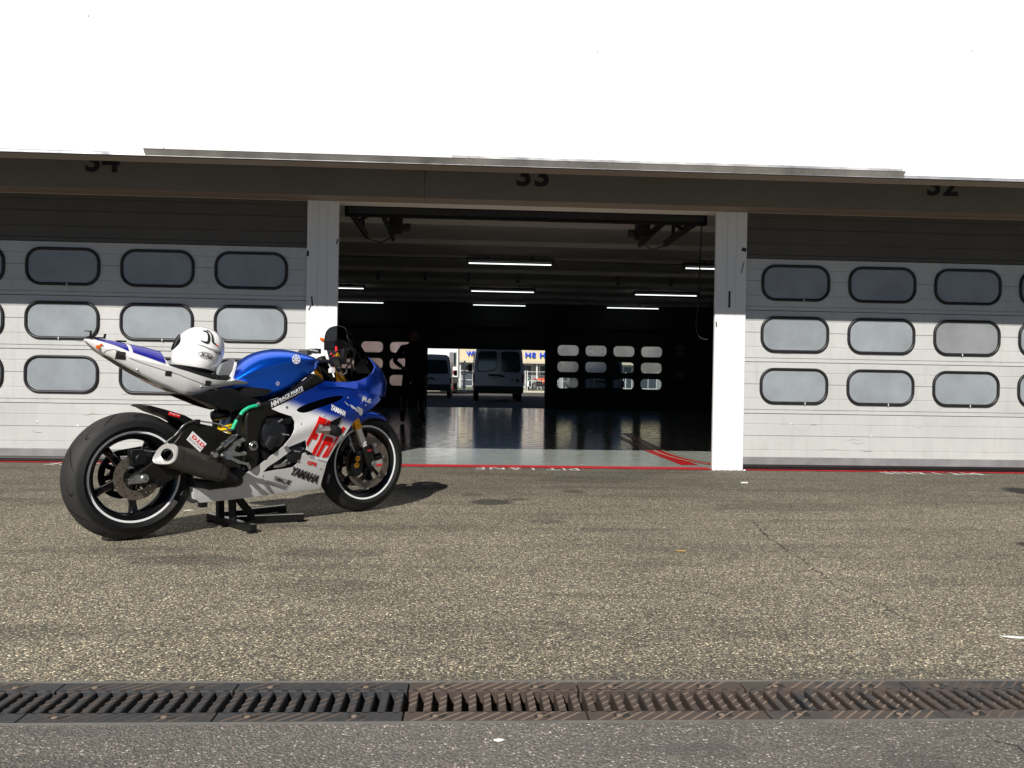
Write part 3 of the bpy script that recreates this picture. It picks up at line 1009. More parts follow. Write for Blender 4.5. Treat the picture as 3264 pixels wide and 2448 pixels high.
# columns, grooved down the front
def column(x0, x1, marks=()):
    w = x1 - x0
    prof = [(x0, 7.815), (x0, 7.784), (x0 + 0.004, 7.78)]
    for g in (x0 + w * 0.36, x0 + w * 0.65):
        prof += [(g - 0.004, 7.78), (g - 0.002, 7.785), (g + 0.002, 7.785), (g + 0.004, 7.78)]
    prof += [(x1 - 0.004, 7.78), (x1, 7.784), (x1, 7.815)]
    mb = MB().prism(prof, 0.0, 2.4195, lambda a, b, c: (a, b, c))
    c = bpart(mb, 'column', 'column_paint', 0)
    bpart(MB().box(x0 + .12, x1 - .12, 7.8155, 8.15, 0, 2.4195), 'column_core', 'dark_wall_paint', 0, parent=c)
    for (mx, mz, mw, mh, rot) in marks:
        q = []
        for a, b in ((-1, -1), (1, -0.9), (1, 1), (-0.8, 1)):
            ax, az = a * mw / 2, b * mh / 2
            q.append((mx + ax * math.cos(rot) - az * math.sin(rot), mz + ax * math.sin(rot) + az * math.cos(rot)))
        mk = MB().prism(q, 7.7775, 7.7795, lambda a, b, c: (a, c, b))
        bpart(mk, 'tape_mark', 'tape_black', 0, parent=c)
column(-1.484, -1.20, [(-1.43, 1.50, 0.014, 0.09, 0.1), (-1.45, 1.44, 0.012, 0.05, -.4), (-1.475, 1.935, 0.02, 0.05, 0), (-1.212, 2.05, 0.012, 0.05, -0.3)])
column(2.30, 2.594, [(2.435, 1.60, 0.02, 0.16, 0.0), (2.565, 2.07, 0.045, 0.035, -0.3), (2.555, 1.90, 0.008, 0.11, -0.25), (2.315, 1.365, 0.012, 0.05, 0.1)])
column(-5.274, -4.99)
column(6.09, 6.374)
# chipped mortar at the foot of the right column
for i, (x, y, r_) in enumerate(((2.31, 7.755, .016), (2.36, 7.765, .012), (2.42, 7.76, .01), (2.47, 7.762, .014), (2.55, 7.764, .01), (2.60, 7.755, .013))):
    o = MB().stack((x, y, 0), (x, y, r_ * 0.9), [(0, r_), (0.5, r_ * 0.9), (1, r_ * 0.4)], n=7)
    bpart(o, 'mortar_crumb', 'column_paint', 0)
# hall behind
bpart(MB().box(-9.4, 10.4, 7.7805, 8.0, 2.425, 3.05), 'lintel_wall', 'ceiling_paint', 0)
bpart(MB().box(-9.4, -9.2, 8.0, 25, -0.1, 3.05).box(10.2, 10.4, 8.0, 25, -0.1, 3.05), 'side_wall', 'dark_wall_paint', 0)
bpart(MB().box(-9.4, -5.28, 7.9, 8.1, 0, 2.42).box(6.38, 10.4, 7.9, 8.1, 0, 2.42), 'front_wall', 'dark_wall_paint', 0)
bpart(MB().box(-9.4, 10.4, 7.9, 25.3, 3.05, 3.25), 'ceiling', 'ceiling_paint', 0)
for y in (10.3, 12.0, 13.75, 15.45, 17.3, 19.1, 20.6, 22.4, 24.0):
    bpart(MB().box(-9.19, 10.19, y - 0.09, y + 0.09, 2.975, 3.049), 'ceiling_rib', 'ceiling_paint', 0)
BACK = 25.0
zb = gz(BACK)
for (a, b) in ((-9.4, -4.99), (-1.484, -1.2), (2.30, 2.594), (6.09, 10.4)):
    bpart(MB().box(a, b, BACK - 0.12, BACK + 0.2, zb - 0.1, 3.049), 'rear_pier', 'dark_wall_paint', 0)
for (a, b) in BAYS.values():
    bpart(MB().box(a, b, BACK - 0.1, BACK + 0.2, 2.35, 3.049), 'rear_lintel', 'dark_wall_paint', 0)
bpart(MB().box(-14, 14, 6.95, 25.25, 4.9, 14.0), 'upper_storeys', 'white_fascia_paint', 0)
bpart(MB().box(-14, 14, 6.58, 25.25, 3.26, 4.899), 'roof_slab', 'roof_dark', 0)
bpart(MB().box(-14, -9.41, 7.781, 25.25, 0, 3.25).box(10.41, 14, 7.781, 25.25, 0, 3.25), 'end_block', 'beam_concrete', 0)

# ------------------------------------------------------------------ sectional garage doors
PH = 0.4878
def panel_mesh(w, h=PH):
    gr = [0.21, 0.43, 0.71, 0.925]
    prof = [(0.04, 0.0), (0.012, 0.001), (0.002, 0.001), (0.0, 0.003)]
    for i, f in enumerate(reversed(gr)):
        z = h - f * h
        dp, ww = ((0.008, 0.0032) if i % 2 == 0 else (0.004, 0.005))
        prof += [(0.0, z - ww), (dp, z - ww * 0.3), (dp, z + ww * 0.3), (0.0, z + ww)]
    prof += [(0.0, h - 0.006), (0.002, h - 0.004), (0.012, h - 0.004), (0.04, h - 0.001)]
    return MB().loft([[(x, y, z) for y, z in prof] for x in (-w / 2, w / 2)]).mesh('door_section', 'door_panel_paint', 0)
WW, WH = 0.661, 0.345
def seal_mesh():
    rings = []
    prof = [(0.0, 0.0), (0.001, -0.014), (0.010, -0.020), (0.020, -0.017), (0.027, -0.010), (0.028, 0.0)]
    outer = rrect(WW, WH, 0.135, 9)
    def off(d):
        return rrect(WW - 2 * d, WH - 2 * d, 0.135 - d, 9)
    loops = [[(x, y, z) for x, z in off(d)] for d, y in prof]
    n = len(loops[0])
    vs = [p for l in loops for p in l]
    fs = []
    for i in range(len(loops) - 1):
        for j in range(n):
            fs.append((i * n + j, i * n + (j + 1) % n, (i + 1) * n + (j + 1) % n, (i + 1) * n + j))
    mb = MB().add(vs, fs)
    return mb.mesh('window_seal', 'seal_rubber', 60)
def pane_mesh(mat):
    return MB().prism(rrect(WW - 0.052, WH - 0.052, 0.108, 9), -0.0035, 0.0, lambda a, b, c: (a, c, b)).mesh('window_pane', mat, 0)
SEC = panel_mesh(3.50)
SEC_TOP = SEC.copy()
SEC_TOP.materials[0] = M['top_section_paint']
SEAL = seal_mesh()
PANE = pane_mesh('frosted_pane')
PANE2 = pane_mesh('frosted_pane_stained')
JOINT = MB().box(-0.003, 0.003, -0.0235, -0.0185, -0.012, 0.012).mesh('seal_joint', 'near_white', 0)
PITCH_W = 0.8392
def closed_door(bay, wx0, label):
    x0, x1 = BAYS[bay]
    xc = (x0 + x1) / 2
    t = thing('garage_door', label, 'garage door', (xc, DY, 0), 0, 'sectional garage doors')
    r = random.Random(int(bay))
    for k in range(5):
        z = 0.0478 + PH * k
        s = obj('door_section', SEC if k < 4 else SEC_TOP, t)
        s.location = (0, r.uniform(-.0015, .0015), z)
        if 1 <= k <= 3:
            for i in range(4):
                wx = wx0 + PITCH_W * i - xc
                sl = obj('window_seal', SEAL, s)
                sl.location = (wx, -0.0004, PH - 0.054 - WH / 2)
                stained = bay == '32' and k == 2 and i == 2
                pn = obj('window_pane', PANE2 if stained else PANE, s)
                pn.location = (wx, -0.001, PH - 0.054 - WH / 2)
                if r.random() < 0.75:
                    jn = obj('seal_joint', JOINT, s)
                    jn.location = (wx + r.uniform(-.05, .12), 0, PH - 0.054 - WH + 0.011)
    MB().box(-1.75, 1.75, -0.012, 0.03, 0.052, 0.125).build('bottom_rail', 'grey_rail', t, 0, bev=0.004)
    MB().loft([[(x, y, z) for y, z in ((0.02, 0.008), (-0.012, 0.008), (-0.02, 0.016), (-0.014, 0.024), (-0.021, 0.034), (-0.012, 0.05), (0.02, 0.05))] for x in (-1.75, 1.75)]).build('bottom_seal', 'seal_rubber', t, 0)
    for (dx, dz) in ((-1.1, .44), (-.7, .36), (.4, .4), (.9, .2), (1.2, .22), (-.3, .33)):
        d = MB().stack((0, 0.001, 0), (0, -0.0045, 0), [(0, 0.016), (0.6, 0.010), (1, 0.003)], n=10).build('dent', 'door_panel_paint', t, 60)
        d.location = (dx + r.uniform(-.2, .2), 0, dz)
    for i in range(9):
        zz = r.choice((.2, .28, .36, .42, .62, 1.1))
        w_, a_ = r.uniform(.03, .10), r.uniform(-.35, .35)
        cx_ = r.uniform(-1.6, 1.6)
        q = [(cx_ - w_, zz), (cx_, zz + w_ * a_ + .003), (cx_ + w_, zz + w_ * a_ * .6), (cx_, zz + w_ * a_ - .001)]
        MB().prism(q, -.0022, -.0004, lambda a2, b2, c2: (a2, c2, b2)).build('scuff_mark', 'grey_rail', t, 0)
    return t
closed_door('34', -4.5104, 'closed white sectional garage door behind the motorcycle, under number 34')
closed_door('32', 3.0849, 'closed light grey sectional garage door right of the open bay, under number 32')
# the open door: parked overhead behind the beam, tracks running into the hall
od = thing('garage_door', 'opened garage door parked overhead with its tracks, above bay 33', 'garage door', (0.55, DY, 0), 0, 'sectional garage doors')
MB().box(-1.735, 1.735, 0.20, 0.25, 2.335, 2.44).build('bottom_rail', 'matt_black', od, 0, bev=0.006)
MB().box(-1.70, 1.70, 0.185, 0.20, 2.36, 2.42).build('bottom_seal', 'seal_rubber', od, 0)
for k in range(4):
    MB().box(-1.70, 1.70, 0.55 + 0.49 * k, 0.55 + 0.49 * k + 0.485, 2.79, 2.83).build('door_section', 'ceiling_paint', od, 0, bev=0.004)
for sx in (-1, 1):
    MB().bar((sx * 1.73, 0.3, 2.44), (sx * 1.73, 1.95, 2.435), 0.03, 0.07).build('track', 'rail_steel', od, 0)
    MB().bar((sx * 1.43, 0.3, 2.47), (sx * 1.43, 1.95, 2.42), 0.03, 0.07).build('track', 'rail_steel', od, 0)
    MB().bar((sx * 1.73, 1.55, 2.43), (sx * 1.73, 1.55, 3.0), 0.04, 0.03).bar((sx * 1.73, 1.1, 2.45), (sx * 1.43, 1.1, 2.62), 0.04, 0.03).build('track_bracket', 'rail_steel', od, 0)
    MB().box(sx * 1.36 - 0.07, sx * 1.36 + 0.07, 1.35, 1.55, 2.40, 2.60).cyl((sx * 1.28, 1.45, 2.46), (sx * 1.20, 1.45, 2.46), 0.045, n=12).build('drive_unit', 'rail_steel', od, 0, bev=0.01)
    MB().tube([(sx * 1.45, 1.9, 2.42), (sx * 1.58, 1.93, 2.36), (sx * 1.73, 1.95, 2.41)], 0.006, 6).build('link_wire', 'rail_steel', od)
cb = [(2.235, 8.06, 2.34), (2.232, 8.06, 2.1), (2.228, 8.06, 1.98), (2.222, 8.06, 1.6), (2.205, 8.06, 1.42), (2.205, 8.06, 1.33), (2.235, 8.05, 1.26), (2.285, 8.04, 1.235), (2.31, 8.03, 1.24)]
o = MB().tube(curve2(cb, 5), 0.007, 8).build('hanging_cable', 'rail_steel', None)
tag(o, 'black cable hanging in a loop beside the right column', 'cable')

# rear doors of the hall, seen from inside
def holed_section(cols, wx, x0, x1, y, z0, mat, parent):
    out = [(x0, z0), (x1, z0), (x1, z0 + PH), (x0, z0 + PH)]
    holes = []
    zc = z0 + PH - 0.054 - WH / 2
    for i in range(cols):
        cx = wx + PITCH_W * i
        holes.append([(cx + a, zc + b) for a, b in rrect(WW - 0.03, WH - 0.03, 0.12, 5)])
    sh = shell(out, holes, lambda a, b: (a, y, b), (0, 1, 0), 0.4, 0.04)
    return sh.build('door_section', mat, parent, 0, fix=True), zc
def rear_door(bay, wx0, label, panes, lift=0.0):
    x0, x1 = BAYS[bay]
    t = thing('garage_door', label, 'garage door', (0, BACK, zb), 0, 'sectional garage doors')
    for k in range(5):
        z = 0.03 + PH * k + lift
        if z > 2.42:
            continue
        if 1 <= k <= 3 and panes:
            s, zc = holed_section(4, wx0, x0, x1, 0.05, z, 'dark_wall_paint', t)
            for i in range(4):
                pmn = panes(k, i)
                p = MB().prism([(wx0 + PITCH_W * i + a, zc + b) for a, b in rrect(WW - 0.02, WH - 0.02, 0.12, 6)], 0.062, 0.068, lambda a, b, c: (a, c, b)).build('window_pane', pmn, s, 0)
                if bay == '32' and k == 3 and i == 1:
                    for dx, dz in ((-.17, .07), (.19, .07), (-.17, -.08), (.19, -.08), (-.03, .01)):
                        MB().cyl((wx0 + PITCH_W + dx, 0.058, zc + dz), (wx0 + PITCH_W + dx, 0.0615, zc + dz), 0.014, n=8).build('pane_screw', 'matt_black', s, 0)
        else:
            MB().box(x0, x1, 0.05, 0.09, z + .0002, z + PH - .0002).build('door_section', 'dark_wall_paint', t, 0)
    for k in range(6):
        MB().box(x0, x1, 0.0905, 0.10, .03 + PH * k + lift - .02, .03 + PH * k + lift + .02).build('section_joint', 'matt_black', t, 0)
    MB().box(x0, x1, 0.045, 0.095, lift, lift + 0.028).build('bottom_seal', 'matt_black', t, 0)
    return t
rear_door('34', -4.51, 'dark rear garage door with pinkish panes, left of the far opening', lambda k, i: 'translucent_pane_pink')
rear_door('32', 2.985, 'dark rear garage door with twelve glowing panes, right of the far opening',
          lambda k, i: 'clear_pane' if (k == 1 or (k == 2 and i == 2)) else 'translucent_pane')
rear_door('33', -0.73, 'half raised rear garage door above the far opening', None, lift=1.74)

# fluorescent lamps
def lamp(x, y, z, half, label, green=False):
    t = thing('fluorescent_lamp', label, 'ceiling lamp', (x, y, z), 0, 'fluorescent lamps under the hall ceiling')
    MB().box(-0.80, 0.80, -0.06, 0.06, 0.055, 0.115).box(-0.78, -0.755, -0.03, 0.03, 0.0, 0.055).box(0.755, 0.78, -0.03, 0.03, 0.0, 0.055).build('housing', 'lamp_housing', t, 0)
    MB().cyl((-0.75, 0, 0.02), (0.75, 0, 0.02), 0.0105, n=12).build('tube', 'tube_light', t)
    MB().tube([(-0.4, 0, 0.115), (-0.4, 0, 0.2)], 0.01, 6).tube([(0.4, 0, 0.115), (0.4, 0, 0.2)], 0.01, 6).build('hanger', 'lamp_housing', t)
    return t
for (x, y, l) in ((0.735, 15.3, 'large fluorescent lamp nearest the open door, centre'), (4.71, 15.3, 'greenish fluorescent lamp cut off by the right column'),
                  (0.80, 20.2, 'fluorescent lamp in the second row, centre'), (4.76, 20.2, 'fluorescent lamp in the second row, right'),
                  (-3.26, 20.2, 'upper fluorescent lamp cut off by the left column'), (0.87, 24.2, 'fluorescent lamp in the last row, centre'),
                  (4.74, 24.2, 'fluorescent lamp in the last row, right'), (-3.19, 24.2, 'lower fluorescent lamp beside the left column')):
    lamp(x, y, 2.885 if y < 24 else 2.90, 0.75, l)
o = MB().tube([(-9, 15.15, 2.97), (-3, 15.15, 2.955), (0.2, 15.15, 2.965), (1.8, 15.15, 2.96), (3.4, 15.15, 2.945), (6, 15.15, 2.965), (10, 15.15, 2.96)], 0.012, 6).build('ceiling_conduit', 'lamp_housing', None)
tag(o, 'cable conduit running along the hall ceiling beside the lamps', 'conduit')
for i, x in enumerate((-1.85, -0.90, -0.02, 0.99, 3.05, 4.15)):
    o = MB().box(x - 0.02, x + 0.02, 17.18, 17.22, 2.80, 2.974).box(x - 0.035, x + 0.035, 17.17, 17.23, 2.79, 2.83).build('ceiling_hook', 'lamp_housing', None, 0)
    tag(o, 'small dark hanger bracket under the ceiling, number %s from the left' % ('one two three four five six'.split()[i]), 'bracket', 'hanger brackets under the ceiling')
for (x, z, w, h, l) in ((6.34, 1.0, 0.22, 0.28, 'lower grey switch box on the dark pier at the right'), (6.30, 1.72, 0.2, 0.35, 'upper grey switch box on the dark pier at the right')):
    o = MB().box(x - w / 2, x + w / 2, BACK - 0.24, BACK - 0.121, z - h / 2, z + h / 2).build('switch_box', 'grey_rail', None, 0, bev=0.01)
    tag(o, l, 'switch box')

# ================================================================== MOTORCYCLE
# local frame: x forward, y to the bike's left, z up; origin under the rear wheel
BX, BY = -1.64, 4.28
HEAD = math.atan2(0.67375, 0.73896)
bike = thing('motorcycle', 'blue and white race motorcycle with red lettering, parked on a low stand', 'motorcycle', (BX, BY, 0), HEAD)
def bp(mb, name, mat, parent=None, smooth=35, bev=0, fix=True, seg=2):
    return mb.build(name, mat, parent or bike, smooth, bev, fix, seg)
RC = (-0.03, 0.0, 0.314)
FC = (1.350, 0.0, 0.302)

# -------- wheels
def tyre_profile(R, w, rim_r, rw):
    pts = []
    n = 14
    for i in range(n + 1):
        a = -1 + 2 * i / n
        y = a * w / 2
        pts.append((rim_r + (R - rim_r) * (1 - abs(a) ** 2.4) ** 0.62, y))
    pts[0] = (rim_r + 0.022, -w / 2 + 0.002)
    pts[-1] = (rim_r + 0.022, w / 2 - 0.002)
    return [(rim_r - 0.006, -rw / 2 + 0.012), (rim_r + 0.004, -rw / 2 - 0.002)] + pts + [(rim_r + 0.004, rw / 2 + 0.002), (rim_r - 0.006, rw / 2 - 0.012)]
def rim_profile(r, w):
    return [(r + 0.004, -w / 2), (r + 0.004, -w / 2 + 0.008), (r - 0.012, -w / 2 + 0.016), (r - 0.026, -w * 0.22), (r - 0.028, 0), (r - 0.026, w * 0.22), (r - 0.012, w / 2 - 0.016), (r + 0.004, w / 2 - 0.008), (r + 0.004, w / 2),
            (r - 0.012, w / 2 - 0.002), (r - 0.028, w / 2 - 0.014), (r - 0.038, w * 0.2), (r - 0.040, 0), (r - 0.038, -w * 0.2), (r - 0.028, -w / 2 + 0.014), (r - 0.012, -w / 2 + 0.002)]
def tread(C, R, w, n, rim_r, seed, side):
    """sipes cut in the tread: dark inlaid ribbons"""
    mb = MB()
    r = random.Random(seed)
    def surf(a, t):
        rr = rim_r + (R - rim_r) * (1 - abs(a) ** 2.4) ** 0.62 + 0.0006
        return (C[0] + rr * math.cos(t), C[1] + a * w / 2, C[2] + rr * math.sin(t))
    for k in range(n):
        t0 = 2 * math.pi * k / n + r.uniform(-.03, .03)
        for sgn in (-1, 1):
            tt = t0 + (math.pi / n if sgn > 0 else 0)
            kind = k % 2
            pts = []
            for j in range(9):
                u = j / 8
                if kind == 0:
                    a, t = 0.08 + 0.66 * u, tt + 0.34 * u ** 1.6
                else:
                    a, t = 0.42 + 0.30 * u, tt + 0.22 * math.sin(u * 2.4)
                pts.append((sgn * a, t))
            L_, R_ = [], []
            for j, (a, t) in enumerate(pts):
                hw = 0.0042 * math.sin(math.pi * (j + 0.7) / 9.4)
                L_.append(surf(a, t - hw / R * 1.6))
                R_.append(surf(a, t + hw / R * 1.6))
            mb.add(L_ + R_, [(j, j + 1, 9 + j + 1, 9 + j) for j in range(8)])
    return mb
def wheel(C, R, w, rr, rw, spokes, ang0, name_label):
    rim = bp(MB().revy(C, rim_profile(rr, rw), 72), 'wheel', 'gloss_black')
    bp(MB().revy(C, tyre_profile(R, w, rr + 0.004, rw), 80), 'tyre', ('rear' if C is RC else 'front') + '_slick_rubber', rim, 50)
    tg = bp(tread(C, R, w, 14, rr + 0.004, 3, -1), 'tread_groove', 'matt_black', rim, 0, fix=False)
    for s in (-1, 1):
        y0 = s * (rw / 2 + 0.0012)
        bp(MB().revy(C, [(rr + 0.0045, y0), (rr - 0.0055, y0 - s * .001), (rr - 0.0055, y0 - s * 0.005), (rr + 0.0045, y0 - s * 0.004)], 90), 'rim_stripe', 'white_stripe', rim, 0)
    bp(MB().revy(C, [(0.012, -0.055), (0.038, -0.055), (0.05, -0.03), (0.05, 0.03), (0.038, 0.055), (0.012, 0.055)], 32), 'hub', 'gloss_black', rim)
    for k in range(spokes):
        a = ang0 + 2 * math.pi * k / spokes
        d = Vector((math.cos(a), 0, math.sin(a)))
        sd = Vector((-math.sin(a), 0, math.cos(a)))
        rings = []
        for t, hw, hy in ((0.035, 0.026, 0.03), (0.08, 0.020, 0.024), (0.14, 0.0165, 0.020), (rr - 0.045, 0.020, 0.022), (rr - 0.03, 0.034, 0.026)):
            c = Vector(C) + d * t
            rings.append([c + sd * (hw * u) + Vector((0, hy * v, 0)) for u, v in ((-1, -.5), (-.6, -1), (.6, -1), (1, -.5), (1, .5), (.6, 1), (-.6, 1), (-1, .5))])
        bp(MB().loft(rings), 'spoke', 'gloss_black', rim, 50)
    return rim
rw_ = wheel(RC, 0.314, 0.188, 0.220, 0.140, 5, math.radians(-84), '')
fw_ = wheel(FC, 0.300, 0.122, 0.220, 0.096, 5, math.radians(-60), '')
def disc(C, y, R, rin, par, holes, mat='disc_steel', seed=1):
    def cpt(r, a):
        return (C[0] + r * math.cos(a), C[2] + r * math.sin(a))
    out = [cpt(R, 2 * math.pi * i / 48) for i in range(48)]
    inn = [cpt(rin, 2 * math.pi * i / 36) for i in range(36)]
    hs = []
    for i in range(holes):
        a = 2 * math.pi * i / holes
        r = rin + (R - rin) * (0.28 if i % 3 == 0 else (0.52 if i % 3 == 1 else 0.76))
        c = cpt(r, a)
        hs.append([(c[0] + 0.0042 * math.cos(b), c[1] + 0.0042 * math.sin(b)) for b in [2 * math.pi * j / 6 for j in range(6)]])
    sh = shell(out, [inn] + hs, lambda x, z: (x, y, z), (0, 1, 0), 0.03, 0.005)
    return bp(sh, 'brake_disc', mat, par, 0)
disc(RC, -0.092, 0.112, 0.066, rw_, 30)
for k in range(5):
    a = math.radians(20 + 72 * k)
    bp(MB().bar((RC[0], -0.088, RC[2]), (RC[0] + 0.072 * math.cos(a), -0.088, RC[2] + 0.072 * math.sin(a)), 0.022, 0.006, (0, 1, 0)), 'disc_carrier', 'satin_black', rw_, 0)
for s in (-1, 1):
    disc(FC, s * 0.070, 0.155, 0.112, fw_, 36)
    for k in range(6):
        a = math.radians(15 + 60 * k)
        bp(MB().bar((FC[0], s * 0.066, FC[2]), (FC[0] + 0.118 * math.cos(a), s * 0.066, FC[2] + 0.118 * math.sin(a)), 0.02, 0.006, (0, 1, 0)), 'disc_carrier', 'satin_black', fw_, 0)
        bp(MB().cyl((FC[0] + 0.114 * math.cos(a), s * 0.076, FC[2] + 0.114 * math.sin(a)), (FC[0] + 0.114 * math.cos(a), s * 0.064, FC[2] + 0.114 * math.sin(a)), 0.009, n=10), 'disc_bobbin', 'steel', fw_, 0)
# rear sprocket and chain
tp = []
for i in range(45 * 4):
    a = 2 * math.pi * i / (45 * 4)
    tp.append((RC[0] + (0.113 + (0.0045 if (i % 4) in (1, 2) else -0.0045)) * math.cos(a), RC[2] + (0.113 + (0.0045 if (i % 4) in (1, 2) else -0.0045)) * math.sin(a)))
hs = [[(RC[0] + r * math.cos(a), RC[2] + r * math.sin(a)) for r, a in ((0.068, a0), (0.093, a0 - 0.03), (0.093, a0 + 0.38), (0.068, a0 + 0.36))] for a0 in [2 * math.pi * k / 9 for k in range(9)]]
bp(shell(tp, hs, lambda x, z: (x, 0.078, z), (0, 1, 0), 0.03, 0.006), 'sprocket', 'satin_black', rw_, 0)
ch = [(RC[0] + 0.116 * math.cos(a), 0.081, RC[2] + 0.116 * math.sin(a)) for a in [math.radians(100 + 165 * i / 24) for i in range(25)]]
ch = [(0.50, 0.081, 0.505), (0.25, 0.081, 0.468)] + ch[:] + [(0.25, 0.081, 0.262), (0.50, 0.081, 0.40)]
bp(MB().tube(ch, 0.0085, 6), 'chain', 'satin_black')

# -------- fairing surfaces
A_T = [(.1, .095), (.2, .14), (.3, .17), (.45, .205), (.6, .228), (.75, .222), (.85, .19), (.96, .13)]
L_T = [(.1, .62), (.6, .6), (.71, .54), (.766, .566), (.83, .55), (.88, .52), (.963, .40)]
def yf(x, z):
    a = lerp_t(A_T, z)
    if x < .6:
        a *= lerp_t([(.2, .82), (.6, 1)], x)
    if x > .95:
        a *= max(0.05, 1 - ((x - .95) / lerp_t(L_T, z)) ** 2) ** .5
    return a
def crease(x, z):
    """raised shoulder line running down the side panel"""
    return 0.012 * math.exp(-((z - (0.50 + 0.33 * (x - 0.72))) / 0.045) ** 2) * (1 if x > .66 else 0.4)
def side3(x, z, off=0.0):
    return (x, -(yf(x, z) + crease(x, z) + off), z)
side_out = [(0.613, 0.643), (0.731, 0.690), (0.83, 0.738), (0.93, 0.762), (1.05, 0.766), (1.18, 0.752), (1.29, 0.722), (1.345, 0.710), (1.385, 0.688), (1.298, 0.641), (1.213, 0.606), (1.144, 0.561), (1.104, 0.507), (1.075, 0.463), (1.036, 0.428),
            (1.012, 0.382), (0.989, 0.331), (0.86, 0.383), (0.843, 0.400), (0.846, 0.432), (0.832, 0.468), (0.712, 0.427), (0.700, 0.443), (0.735, 0.49), (0.751, 0.53), (0.753, 0.572), (0.731, 0.602), (0.655, 0.625)]
hole1 = [(0.755, 0.634), (0.79, 0.655), (0.869, 0.681), (0.972, 0.706), (1.048, 0.713), (1.071, 0.706), (1.037, 0.684), (0.951, 0.658), (0.889, 0.641), (0.839, 0.622), (0.789, 0.618)]
sh = shell(side_out, [smooth_poly(hole1, 1)], side3, (0, 1, 0), 0.018, 0.005)
bp(sh, 'side_fairing', 'blue_to_white_paint', None, 50)
bp(mirror_y(sh), 'side_fairing', 'blue_to_white_paint', None, 50)
bp(shell([(0.72, 0.60), (0.78, 0.67), (0.9, 0.705), (1.09, 0.725), (1.10, 0.69), (1.0, 0.64), (0.86, 0.6)], [], lambda x, z: (x, -yf(x, z) + 0.045, z), (0, 1, 0), 0.03, 0.004), 'duct_liner', 'matt_black', None, 0)
belly_out = [(0.712, 0.424), (0.76, 0.442), (0.80, 0.418), (0.752, 0.412), (0.683, 0.366), (0.622, 0.33), (0.598, 0.303), (0.672, 0.311), (0.768, 0.318), (0.786, 0.326), (0.83, 0.394), (0.845, 0.398), (0.86, 0.381), (0.989, 0.329), (0.977, 0.229), (0.975, 0.182), (0.85, 0.179), (0.718, 0.174), (0.448, 0.164), (0.28, 0.162),
             (0.244, 0.199), (0.236, 0.245), (0.27, 0.24), (0.351, 0.233), (0.425, 0.244), (0.465, 0.258), (0.51, 0.307), (0.574, 0.346)]
belly_out = [(0.700, 0.440), (0.716, 0.432), (0.752, 0.414), (0.683, 0.366), (0.622, 0.33), (0.598, 0.303)] + belly_out[7:]
sh = shell(belly_out, [], lambda x, z: (x, -yf(x, z), z), (0, 1, 0), 0.018, 0.005)
bel = MB().add(sh.v, sh.f)
m2 = mirror_y(sh)
bel.add(m2.v, m2.f)
rows = []
for i in range(13):
    x = 0.28 + (0.975 - 0.28) * i / 12
    z = lerp_t([(0.28, .162), (0.448, .164), (0.718, .174), (0.975, .182)], x)
    y = yf(x, z)
    rows.append([(x, -y * c, z - 0.010 * (1 - abs(c) ** 2.5)) for c in (1, .85, .6, .3, 0, -.3, -.6, -.85, -1)])
bel.loft(rows, caps=False, closed=False)
# rear closing wall of the pan
bel.add([(0.262, -0.11, .18), (0.262, .11, .18), (0.24, .12, .245), (0.24, -.12, .245)], [(0, 1, 2, 3)])
bp(bel, 'belly_pan', 'belly_white', None, 50)
bp(MB().box(0.285, 0.325, -0.105, -0.07, 0.135, 0.166), 'rubber_stop', 'matt_black', None, 0, bev=0.004)
# nose cowl in (s, z): s is the angle round the nose
def cowl3(s, z, off=0.0):
    Lz, a = lerp_t(L_T, z), lerp_t(A_T, z)
    bulge = 0.010 * math.exp(-((z - 0.765) / 0.02) ** 2)
    if s <= 0:
        x = 0.95 + s * 0.5
        return (x, -(a + bulge + off), z)
    return (0.95 + (Lz + off) * math.sin(s), -(a + bulge + off) * math.cos(s), z)
def to_s(x, z):
    return (x - 0.95) / 0.5 if x < 0.95 else math.asin(min(1, (x - 0.95) / lerp_t(L_T, z)))
cw = [(0.66, 0.662), (0.733, 0.689), (0.83, 0.744), (0.949, 0.793), (1.098, 0.789), (1.18, 0.796), (1.265, 0.818), (1.330, 0.848), (1.365, 0.877)]
cw = [(to_s(x, z), z) for x, z in cw] + [(1.07, 0.905), (1.2, 0.925), (1.38, 0.945), (1.5708, 0.958), (1.5708, 0.70)]
cw += [(to_s(x, z), z) for x, z in ((1.42, 0.702), (1.36, 0.708), (1.29, 0.719), (1.18, 0.748), (1.05, 0.762), (0.93, 0.758), (0.83, 0.734), (0.731, 0.684))]
def off_shell(outline, holes, f, step, th):
    a = shell(outline, holes, f, (0, 0, 0), step, 0.0)
    n = len(a.v) // 2
    tri = [q for q in a.f if max(q) < n]
    back = shell(outline, holes, lambda u, v: f(u, v, -th), (0, 0, 0), step, 0.0)
    vs = a.v[:n] + back.v[:n]
    rim = [q for q in a.f if min(q) < n <= max(q)]
    return MB().add(vs, tri + [tuple(i + n for i in reversed(q)) for q in tri] + rim)
sh = off_shell(cw, [], cowl3, 0.05, 0.006)
lin = off_shell([(u, v) for u, v in cw], [], lambda u, v, o=0.0: cowl3(u, v, o - .0075), 0.05, 0.002)
lm = mirror_y(lin)
lin.add(lm.v, lm.f)
bp(lin, 'cowl_liner', 'matt_black', None, 55)
full = MB().add(sh.v, sh.f)
m2 = mirror_y(sh)
full.add(m2.v, m2.f)
bp(full, 'nose_cowl', 'gloss_blue', None, 55)
# black inside of the cowl and headlight blank
bp(MB().loft([[(1.02, y, z) for y, z in ((-.17, .71), (.17, .71), (.15, .74), (-.15, .74))], [(1.30, y, z) for y, z in ((-.14, .71), (.14, .71), (.12, .745), (-.12, .745))], [(1.43, y, z) for y, z in ((-.06, .72), (.06, .72), (.05, .76), (-.05, .76))]]), 'inner_cowl', 'matt_black')
